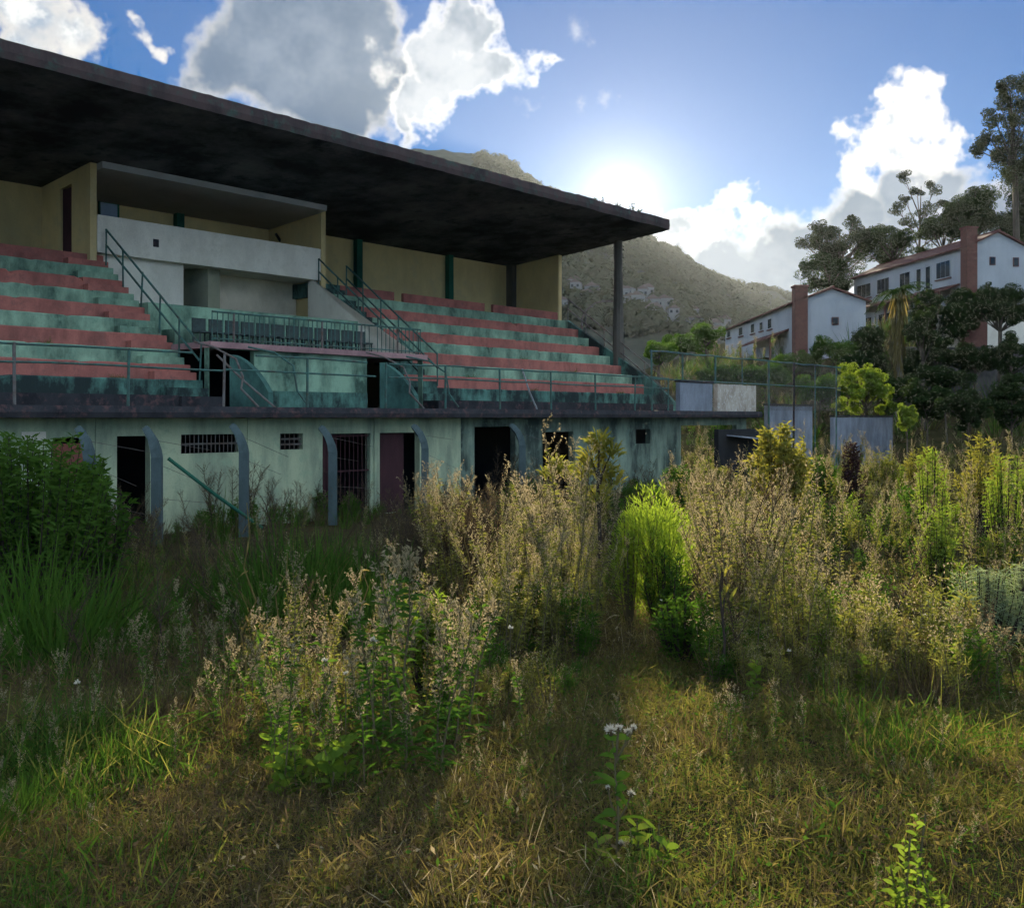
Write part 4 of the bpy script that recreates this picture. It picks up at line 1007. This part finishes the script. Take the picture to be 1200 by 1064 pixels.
# thicket at the left end, in the stand's shade
bush('thicket_bush', 35, 12.0, 2.3, 1.15, 1.0, 130, 70, .12, .030, G_MID, 'large dark green leafy bush crowding the brick-filled window', low=.2)
bush('thicket_bush', 104, 12.6, 2.0, .55, .6, 50, 50, .12, .03, G_MID, 'mid green leafy bush climbing beside the curved post', low=.2)
bush('thicket_bush', -90, 12.5, 2.5, 1.2, 1.0, 70, 50, .13, .034, G_DARK, 'dark leafy bush at the far end of the shaded thicket', low=.2)
for k, (px, y, h) in enumerate(((40, 9.8, 1.5), (95, 10.2, 1.35), (-10, 9.6, 1.5), (70, 9.0, 1.05), (128, 10.6, 1.1))):
    m = clump(230, .32, .6*h, 1.15*h, .016, [G_MID, G_DARK, G_BRIGHT], .75, .8); x, y = gp(px, y)
    o = m.build('tall_grass', [G_MID, G_DARK, G_MID], None, (x, y, hgt(x, y)-.02)); tag(o, 'arching dark green tall grass clump at the foot of the shaded thicket', 'grass clump', 'tall grass clumps below the thicket')
# tall dark-stemmed plant with leafy crown
def crowned(px, y, h, tufts, label, stem_r=.03):
    x, y = gp(px, y); o = empty('tall_plant', (x, y, hgt(x, y)-.03)); tag(o, label, 'plant'); st, lf = MB(), MB()
    st.tube([(0,0,0), (.02,0,h*.4), (-.01,.02,h*.75), (0,0,h*.95)], [stem_r, stem_r*.85, stem_r*.6, stem_r*.3], 6, False)
    for (dx, z, r, nl) in tufts:
        c0 = Vector((dx, R.uniform(-.1,.1), z)); st.tube([(0,0,z-abs(dx)*1.1-.15), c0], [stem_r*.45, .006], 4, False)
        for i in range(nl):
            v = rvec()*r; an = Vector((v.x, v.y, abs(v.z)*.6+.12)); lf.blade(c0+v*.6, an, R.uniform(.09,.17), R.uniform(.016,.028), R.uniform(.1,.7), 3)
    st.build('stem', G_DSTEM, o); tag(lf.build('leaves', G_RUSTY, o), kind='stuff'); return o
crowned(702, 10.9, 2.16, ((0,2.12,.16,120),(-.08,1.95,.2,110),(.13,2.0,.16,90),(.05,1.8,.2,80),(-.16,1.78,.14,70),(.16,1.72,.16,60),(.02,1.55,.16,60)), 'tall plant with straight dark stem and broad yellow-green leafy crown')
crowned(652, 11.8, 1.98, ((0,1.92,.13,80),(.1,1.85,.12,70),(-.1,1.82,.12,60)), 'shorter leafy-crowned plant above the tan weed clump', .015)
crowned(846, 7.4, .98, ((0,.9,.06,4),(.03,.7,.08,4)), 'bare dark brown stem standing in front of the right thicket', .012)
# thin dry stalks
def stalk(px, y, h, lab, wig=.06):
    x, y = gp(px, y); m = MB(); m.tube([(wig*R.uniform(-1,1)*(i > 0), wig*R.uniform(-1,1)*(i > 0), h*i/6) for i in range(7)], [.009,.009,.008,.007,.006,.005,.003], 5)
    for i in range(6):
        z = h*R.uniform(.3,1); m.blade((0,0,z), rvec(), .08, .012, .5, 2)
    tag(m.build('dry_stalk', G_STRAW, None, (x, y, hgt(x, y)-.02)), lab, 'stalk')
stalk(291, 7.6, 1.45, 'tall thin crooked dry stalk rising from the shaded grass'); stalk(327, 8.6, 1.05, 'short dry stalk with bent tip behind the crooked one')
stalk(548, 11.0, 1.3, 'pale slanting dry stalk before the dark weeds'); stalk(424, 8.0, .95, 'thin brown stalk behind the near weed cluster'); stalk(445, 8.1, 1.0, 'thin stalk paired with another behind the near cluster')
# broad-leaved green plants near the camera
def broad(px, y, h, nl, ll, lw, mat, label, name='broadleaf_plant', group=None):
    x, y = gp(px, y); o = empty(name, (x, y, hgt(x, y)-.02)); tag(o, label, 'plant', group); st, lf = MB(), MB()
    st.tube([(0,0,0), (.01,.01,h*.5), (R.uniform(-.03,.03),0,h)], [.006,.005,.003], 5, False)
    for i in range(nl):
        t = .12+.88*i/nl; a = i*2.4+R.uniform(-.4,.4); lf.blade((0,0,h*t), (math.cos(a), math.sin(a), R.uniform(.25,1.1)), ll*R.uniform(.7,1.2)*(1.1-.5*t), lw*R.uniform(.8,1.2), R.uniform(.1,.5), 5)
    st.build('stem', G_STEM, o); tag(lf.build('leaves', mat, o), kind='stuff'); return o
for (px, y, h) in ((318, 4.75, .32), (338, 4.65, .26), (330, 4.55, .20), (352, 4.7, .18)):
    broad(px, y, h, 16, .11, .034, G_BRIGHT, 'bright green broad-leaved seedling at the foot of the near cluster', group='bright seedlings of the near cluster')
for (px, y, h) in ((388, 4.6, .22), (402, 4.7, .25), (378, 4.8, .24)):
    broad(px, y, h, 15, .12, .042, G_BRIGHT, 'rounder-leaved bright green plant under the near cluster', group='round-leaved plants under the near cluster')
for (px, y, h) in ((700, 3.62, .13), (768, 3.66, .16), (782, 3.6, .12), (745, 3.75, .14)):
    broad(px, y, h, 10, .10, .026, G_BRIGHT, 'small lit seedling around the thistle base', group='seedlings round the thistle')
for (px, y, h) in ((1060, 3.15, .30), (1074, 3.2, .36), (1088, 3.1, .22), (1048, 3.2, .2), (1102, 3.1, .16)):
    broad(px, y, h, 34, .055, .012, G_BRIGHT, 'upright bright green feathery sprig in the open dry grass', group='green sprigs in the open grass')
for (px, y, h) in ((1120, 7.2, .45), (1100, 8, .5), (885, 6.9, .3), (1010, 7.0, .38)):
    broad(px, y, h, 26, .1, .03, G_BRIGHT, 'lit leafy weed along the front edge of the right thicket', group='leafy weeds along the thicket front')
# thistle gone to seed
x, y = gp(722, 3.72); th = empty('thistle', (x, y, hgt(x, y)-.01)); tag(th, 'thistle with white fluffy heads standing alone in the open grass', 'thistle')
st, lf = MB(), MB(); st.tube([(0,0,0), (.008,0,.18), (-.004,.005,.34), (.006,0,.46)], [.005,.005,.004,.003], 6)
heads = [(-.020,.48,.023), (.010,.488,.017), (.044,.475,.017), (.064,.488,.014), (.055,.25,.015), (-.03,.27,.010), (.018,.07,.013)]
for (hx, hz_, r) in heads:
    st.tube([(0,0,hz_-.12 if hz_ > .1 else .02), (hx*.7,0,hz_-.05 if hz_ > .1 else .05), (hx,0,hz_-r*.6)], [.004,.003,.003], 5)
for i in range(26):
    t = R.uniform(.08,.9); a = R.uniform(0,6.283); lf.blade((0,0,.5*t), (math.cos(a), math.sin(a), R.uniform(.2,.9)), R.uniform(.07,.14)*(1.2-.6*t), R.uniform(.016,.03), R.uniform(.1,.6), 4)
st.build('stem', G_STEM, th); tag(lf.build('leaves', G_MID, th), kind='stuff')
for (hx, hz_, r) in heads:
    fl = MB()
    for i in range(130):
        v = rvec().normalized(); v.z = v.z*.75+.35; fl.blade((hx, 0, hz_-r*.3), v, r*R.uniform(.6,1.35), r*.16, 0, 2)
    fl.build('flower_head', G_WHITE, th)
    cu = MB(); cu.tube([(hx,0,hz_-r*1.1), (hx,0,hz_-r*.5), (hx,0,hz_-r*.1)], [r*.3, r*.6, r*.5], 7); cu.build('bract_cup', G_BROWN, th)
# white flowers scattered in the grass
for (px, y, z) in ((78, 9.2, .06), (62, 9.0, .1), (220, 9.4, .08), (90, 7.2, .2), (992, 8.6, .45), (1016, 8.7, .42), (1084, 8.8, .5), (1092, 8.5, .36), (1072, 9, .42), (938, 8.9, .62), (925, 7.5, .3), (437, 5.2, .62), (380, 5.3, .52), (405, 5.1, .47), (775, 9.5, .5), (560, 6.8, .6), (598, 6.9, .5), (530, 6.6, .7)):
    x, y = gp(px, y); o = empty('white_flower', (x, y, hgt(x, y))); tag(o, 'small white tufted flower on a thin stalk among the weeds', 'flower', 'small white flowers among the weeds')
    st = MB(); st.tube([(0,0,-.02), (0,.01,z)], .003, 4, False); st.build('stem', G_STEM, o)
    fl = MB(); r = R.uniform(.014,.024)
    for i in range(26): v = rvec().normalized(); v.z = abs(v.z); fl.blade((0,.01,z), v, r*R.uniform(.8,1.4), r*.5, 0, 2)
    fl.build('flower_head', G_WHITE, o)
# weeds rooted on the roof edge
for (px, h) in ((700, .35), (707, .42), (726, .45), (743, .6), (750, .35)):
    s = S(px, 23.6); o = empty('roof_weed', P(s, 23.65, under(23.65)+TH)); tag(o, 'small weed rooted on top of the roof edge', 'weed', 'weeds on the roof edge'); st, lf = MB(), MB()
    for i in range(6):
        e = Vector((R.uniform(-.35,.35)*h, R.uniform(-.2,.2)*h, h*R.uniform(.6,1))); st.tube([(0,0,-.03), e*.5+Vector((0,0,.05)), e], [.008,.006,.003], 4, False)
        for k in range(10): lf.leaf(e*R.uniform(.4,1)+rvec()*.06, rvec(), .08, .035)
    st.build('stems', G_DSTEM, o); tag(lf.build('leaves', G_DARK, o), kind='stuff')

# ---------------------------------------------------------------- trees
def tree(label, base, clumps, mat, bark=M_BARK, trunk_r=.25, leaf=.34, nper=120, group=None, fork=.35, name='tree', lw=.5):
    """clumps: (world centre, radius). Trunk rises to a fork; a limb with twigs runs to every clump of leaves"""
    o = empty(name, base); tag(o, label, 'tree', group)
    cs = [(c_-base, r) for c_, r in clumps]; top = max(c_.z for c_, r in cs); mid = sum((c_ for c_, r in cs), Vector())/len(cs)
    tk = MB(); zf = top*fork
    axis_ = [Vector((0,0,-.4)), Vector((mid.x*.12, mid.y*.12, zf*.5)), Vector((mid.x*.3, mid.y*.3, zf)), Vector((mid.x*.7, mid.y*.7, (zf+top)*.5)), Vector((mid.x, mid.y, top*.93))]
    tk.tube(axis_, [trunk_r, trunk_r*.8, trunk_r*.65, trunk_r*.4, trunk_r*.12], 7, False)
    cr = MB()
    for c_, r in cs:
        t = min(1, max(0, (c_.z*.72-zf)/(top-zf+.01))); a0 = axis_[2].lerp(axis_[3], min(1, t*2)) if t < .5 else axis_[3].lerp(axis_[4], t*2-1)
        pm = a0.lerp(c_, .55)+Vector((R.uniform(-.1,.1)*r, R.uniform(-.1,.1)*r, -.15*r))
        tk.tube([a0, pm, c_], [trunk_r*.32, trunk_r*.2, trunk_r*.07], 5, False)
        for k in range(5):
            e = c_+rvec()*r*.8; tk.tube([pm.lerp(c_, R.uniform(.3,1)), e], [trunk_r*.09, trunk_r*.03], 3, False)
        leaf_ = leaf*.46; n = int(nper*8.0*max(.5, r))
        subs = [(rvec()*r*.75, r*R.uniform(.34,.62)) for _ in range(8)]
        for k in range(n):
            sc_, sr = R.choice(subs); v = rvec(); v = v.normalized()*(v.length**.5)*sr
            cr.leaf(c_+sc_+Vector((v.x, v.y, v.z*.75)), rvec()+Vector((0,0,.4)), leaf_*R.uniform(.5,1.4), leaf_*lw*R.uniform(.6,1.3))
    tk.build('trunk', bark, o); tag(cr.build('crown', mat, o), kind='stuff'); return o
def pc(px, py, Y, rpx, jit=.8):
    return (at(px, Y+R.uniform(-1,1)*jit*rpx/FPX*Y, py=py), rpx/FPX*Y)
def base_at(px, Y): x, y = gp(px, Y); return Vector((x, y, hgt(x, y)))
def blob(px, py, rx, ry, n, r0, r1, Y):
    out = []
    for _ in range(n):
        v = rvec(); out.append(pc(px+v.x*rx, py+v.y*ry, Y+v.z*rx/FPX*Y, R.uniform(r0, r1)))
    return out
tree('tall airy tree with tiers of dark leaf clumps at the top of the hillside', base_at(1192, 104), [pc(*c_, 104, r) for *c_, r in ((1196,95,22),(1178,98,12),(1172,120,14),(1196,128,20),(1165,138,14),(1188,152,18),(1158,162,14),(1176,172,16),(1146,176,10),(1200,180,24),(1190,200,22),(1166,186,12),(1215,110,30),(1225,150,34),(1215,200,36),(1150,170,8))], G_EUC, trunk_r=.4, leaf=.42, nper=190, fork=.6)
tree('large dark leafy tree filling the edge of the hillside', base_at(1215, 114), blob(1212, 258, 34, 62, 34, 16, 26, 114), G_TREE, trunk_r=.5, leaf=.45, nper=210)
tree('dense dark rounded tree above the large hillside house', base_at(1142, 128), blob(1143, 254, 28, 26, 20, 14, 20, 126), G_TREE, trunk_r=.4, leaf=.42, nper=220)
tree('airy bare-branched tree with sparse tufts behind the large hillside house', base_at(1075, 132), [pc(*c_, 132, r) for *c_, r in ((1060,208,9),(1052,245,10),(1075,225,9),(1095,220,11),(1103,238,10),(1085,250,14),(1066,262,12),(1108,262,14),(1060,234,7),(1090,272,16))], G_EUC, trunk_r=.3, leaf=.4, nper=150, fork=.3)
tree('broad spreading tree with gaps in its crown between the two houses', base_at(985, 128), blob(985, 290, 48, 30, 26, 8, 17, 128)+[pc(940,285,128,10),pc(1028,272,128,12),pc(960,268,128,12),pc(1000,262,128,12)], G_EUC, trunk_r=.4, leaf=.42, nper=130, fork=.35)
tree('dark leafy tree low behind the broad spreading tree', base_at(975, 124), blob(972, 325, 38, 22, 14, 10, 17, 122), G_TREE, trunk_r=.3, leaf=.42, nper=170)
tree('dark tree hugging the roof of the large hillside house', base_at(1055, 127), blob(1050, 288, 42, 18, 16, 10, 17, 127), G_TREE, trunk_r=.35, leaf=.42, nper=180)
tree('second dark tree behind the large house chimney', base_at(1105, 127), blob(1105, 272, 30, 16, 10, 10, 16, 127), G_TREE, trunk_r=.35, leaf=.42, nper=180)
tree('dark tree in front of the large hillside house', base_at(1098, 80), blob(1095, 368, 28, 22, 14, 10, 16, 80), G_TREE, trunk_r=.22, leaf=.32, nper=260)
tree('dark tree beside the gable of the large hillside house', base_at(1140, 84), blob(1138, 352, 22, 16, 10, 8, 14, 84), G_TREE, trunk_r=.2, leaf=.32, nper=260)
tree('flat-topped dark tree with straight trunk before the garden wall', base_at(1172, 70), blob(1172, 366, 34, 11, 14, 8, 13, 70), G_TREE, trunk_r=.2, leaf=.28, nper=300, fork=.75)
tree('dark slope tree with drooping crown near the dry palm', base_at(1082, 66), blob(1082, 382, 22, 24, 10, 8, 14, 66), G_TREE, trunk_r=.16, leaf=.28, nper=280)
tree('bright sunlit little tree standing over the pale low wall', base_at(1012, 54.5), blob(1008, 452, 27, 22, 22, 6, 14, 54)+[pc(1040,460,54,10),pc(1048,476,54,9),pc(983,474,54,10),pc(1030,480,54,9),pc(1003,480,54,10)], G_BRIGHT, trunk_r=.10, leaf=.20, nper=330, fork=.3)
tree('slender leafy sapling beside the pale low wall', base_at(1064, 40), blob(1064, 490, 10, 18, 9, 5, 9, 40), G_BRIGHT, trunk_r=.05, leaf=.15, nper=300, fork=.3)
for (px, py, rx, ry, Y, lab_) in ((800, 402, 22, 14, 92, 'hazy green tree beyond the terrace fence, nearest the lower house'), (770, 412, 16, 10, 84, 'hazy light green tree beyond the end of the stand'), (828, 398, 14, 16, 96, 'dark green tree against the far gable of the lower house')):
    tree(lab_, base_at(px, Y), blob(px, py, rx, ry, 12, 7, 13, Y), G_MID, trunk_r=.22, leaf=.36, nper=200)
for (px, py, rx, ry, Y, lab_) in ((1085, 470, 30, 22, 52, 'dark bush clump behind the leafy sapling'), (1135, 478, 34, 22, 48, 'dark bush clump below the stone retaining wall'), (1185, 470, 34, 28, 50, 'tall dark bush clump under the flat-topped tree'), (1245, 468, 40, 30, 50, 'dark bush clump past the flat-topped tree'), (1045, 455, 22, 20, 58, 'dark bush behind the bright little tree'), (1110, 440, 26, 14, 62, 'dark ivy bush against the retaining wall'), (955, 455, 30, 12, 66, 'green bank bush behind the mesh fence'), (900, 440, 34, 10, 72, 'green bank bush below the lower house'), (850, 440, 30, 10, 74, 'green bank bush behind the white parapet panel'),
        (1065, 425, 24, 16, 70, 'dark bush under the dry palm'), (1100, 412, 24, 14, 69, 'dark creeper heap on the retaining wall nearest the palm'), (1140, 420, 26, 14, 68, 'dark creeper heap hiding the middle of the retaining wall'), (1186, 415, 28, 18, 66, 'dark creeper heap on the retaining wall beside the flat-topped trunk'),
        (1020, 398, 20, 14, 84, 'dark shrub at the near corner of the large hillside house porch'), (975, 412, 26, 10, 82, 'dark shrub under the gable of the lower house'), (1010, 428, 30, 12, 68, 'dark shrub on the bank behind the bright little tree'), (930, 425, 24, 8, 84, 'green shrub at the chimney foot of the lower house'), (1120, 378, 22, 14, 78, 'dark shrub in front of the garden wall'), (1130, 362, 16, 18, 90, 'dark shrub hiding the lower chimney of the large hillside house'), (1170, 346, 26, 11, 88, 'dark shrub below the gable of the large hillside house')):
    tree(lab_, base_at(px, Y), blob(px, py, rx, ry, 14, 8, 15, Y), G_TREE if px > 1000 else G_MID, trunk_r=.08, leaf=.24, nper=330, fork=.15, name='bush_clump')
# dry palm with a skirt of dead fronds
pb = base_at(1053, 68); palm = empty('palm_tree', pb); tag(palm, 'palm with pale dead frond skirt hanging down its trunk', 'palm tree')
tz = EYE+(HY-340)/FPX*68 - pb.z
m = MB(); m.tube([(0,0,-.3), (.05,0,tz*.5), (0,0,tz)], [.28,.22,.18], 8, False); m.build('trunk', M_PBARK, palm)
sk = MB()
for i in range(420):
    a = R.uniform(0,6.283); z = tz*(1-.85*R.random()**1.3); r = .25+.75*(z/tz)**2*R.random(); sk.blade((r*.4*math.cos(a), r*.4*math.sin(a), z), (math.cos(a)*.35*r, math.sin(a)*.35*r, -1), R.uniform(.7,1.9), R.uniform(.05,.12), -.02, 3)
tag(sk.build('dead_frond_skirt', G_STRAW, palm), kind='stuff')
for i in range(14):
    a = i*2.4; fr_ = MB(); L_ = R.uniform(1.6,2.3); e = R.uniform(.0,.9)
    pts_ = [Vector((math.cos(a)*L_*t, math.sin(a)*L_*t, tz+e*L_*t-.75*L_*t*t)) for t in (0,.2,.4,.6,.8,1)]
    fr_.tube(pts_, .02, 3, False)
    for t in range(5):
        for k in range(5):
            p0 = pts_[t].lerp(pts_[t+1], k/5)
            for sgn in (-1, 1): fr_.blade(p0, Vector((-math.sin(a)*sgn, math.cos(a)*sgn, -.5)), .45*(1-.5*t/5), .05, .3, 2)
    fr_.build('frond', G_DARK, palm)

# tree cover of the mountain, too far to tell the trees apart
G_FAR = leafmat('hazed_tree_leaf', (.055,.062,.045), (.09,.098,.07), .35)  # leaf colour lightened to stand in for thicker haze
def canopy():
    m = MB()
    for i in range(150):
        v = rvec(); m.leaf(Vector((v.x*4.2, v.y*4.2, 3+v.z*3.4)), v+Vector((0,0,.5)), R.uniform(1.2,2.4), R.uniform(.9,1.6))
    return m.mesh('canopy', [G_FAR])
cps = [canopy() for _ in range(4)]; pts = []
for i in range(5200):
    Y = R.uniform(300, 930); px = R.uniform(560, 1010); x = (px-HX)/FPX*Y
    if mnoise.noise((x*.02, Y*.02, 50)) < R.uniform(-.5, .1): continue
    if Y < 385 and 640 < px < 860 and R.random() < .6: continue
    pts.append(((x, Y, mount_z(x, Y)-.6), (0, 0, R.uniform(0,6.283)), R.uniform(.6,1.25)*(.75+Y/1800), R.randrange(4)))
scatter('forest', cps, pts, label='hazy tree cover over the far mountain slope', cat='forest')
for k, (s_, i_) in enumerate(((3.5,4),(6.2,2),(8.8,6),(11.5,3),(12.8,1),(24.4,5),(26.2,2),(28.9,1),(30.4,4),(32.8,3),(34.5,1),(35.6,6))):
    me = tn[9+k % 3]; o = bpy.data.objects.new('step_weed', me); link(o); o.location = P(s_, DB+i_*RUN+.46, ZB+i_*RISE-.01); o.scale = (.9,.9,1.3); o.rotation_euler = (0,0,k)
    tag(o, 'small weed tuft rooted in a joint of the bench steps', 'weed', 'weed tufts in the bench joints')
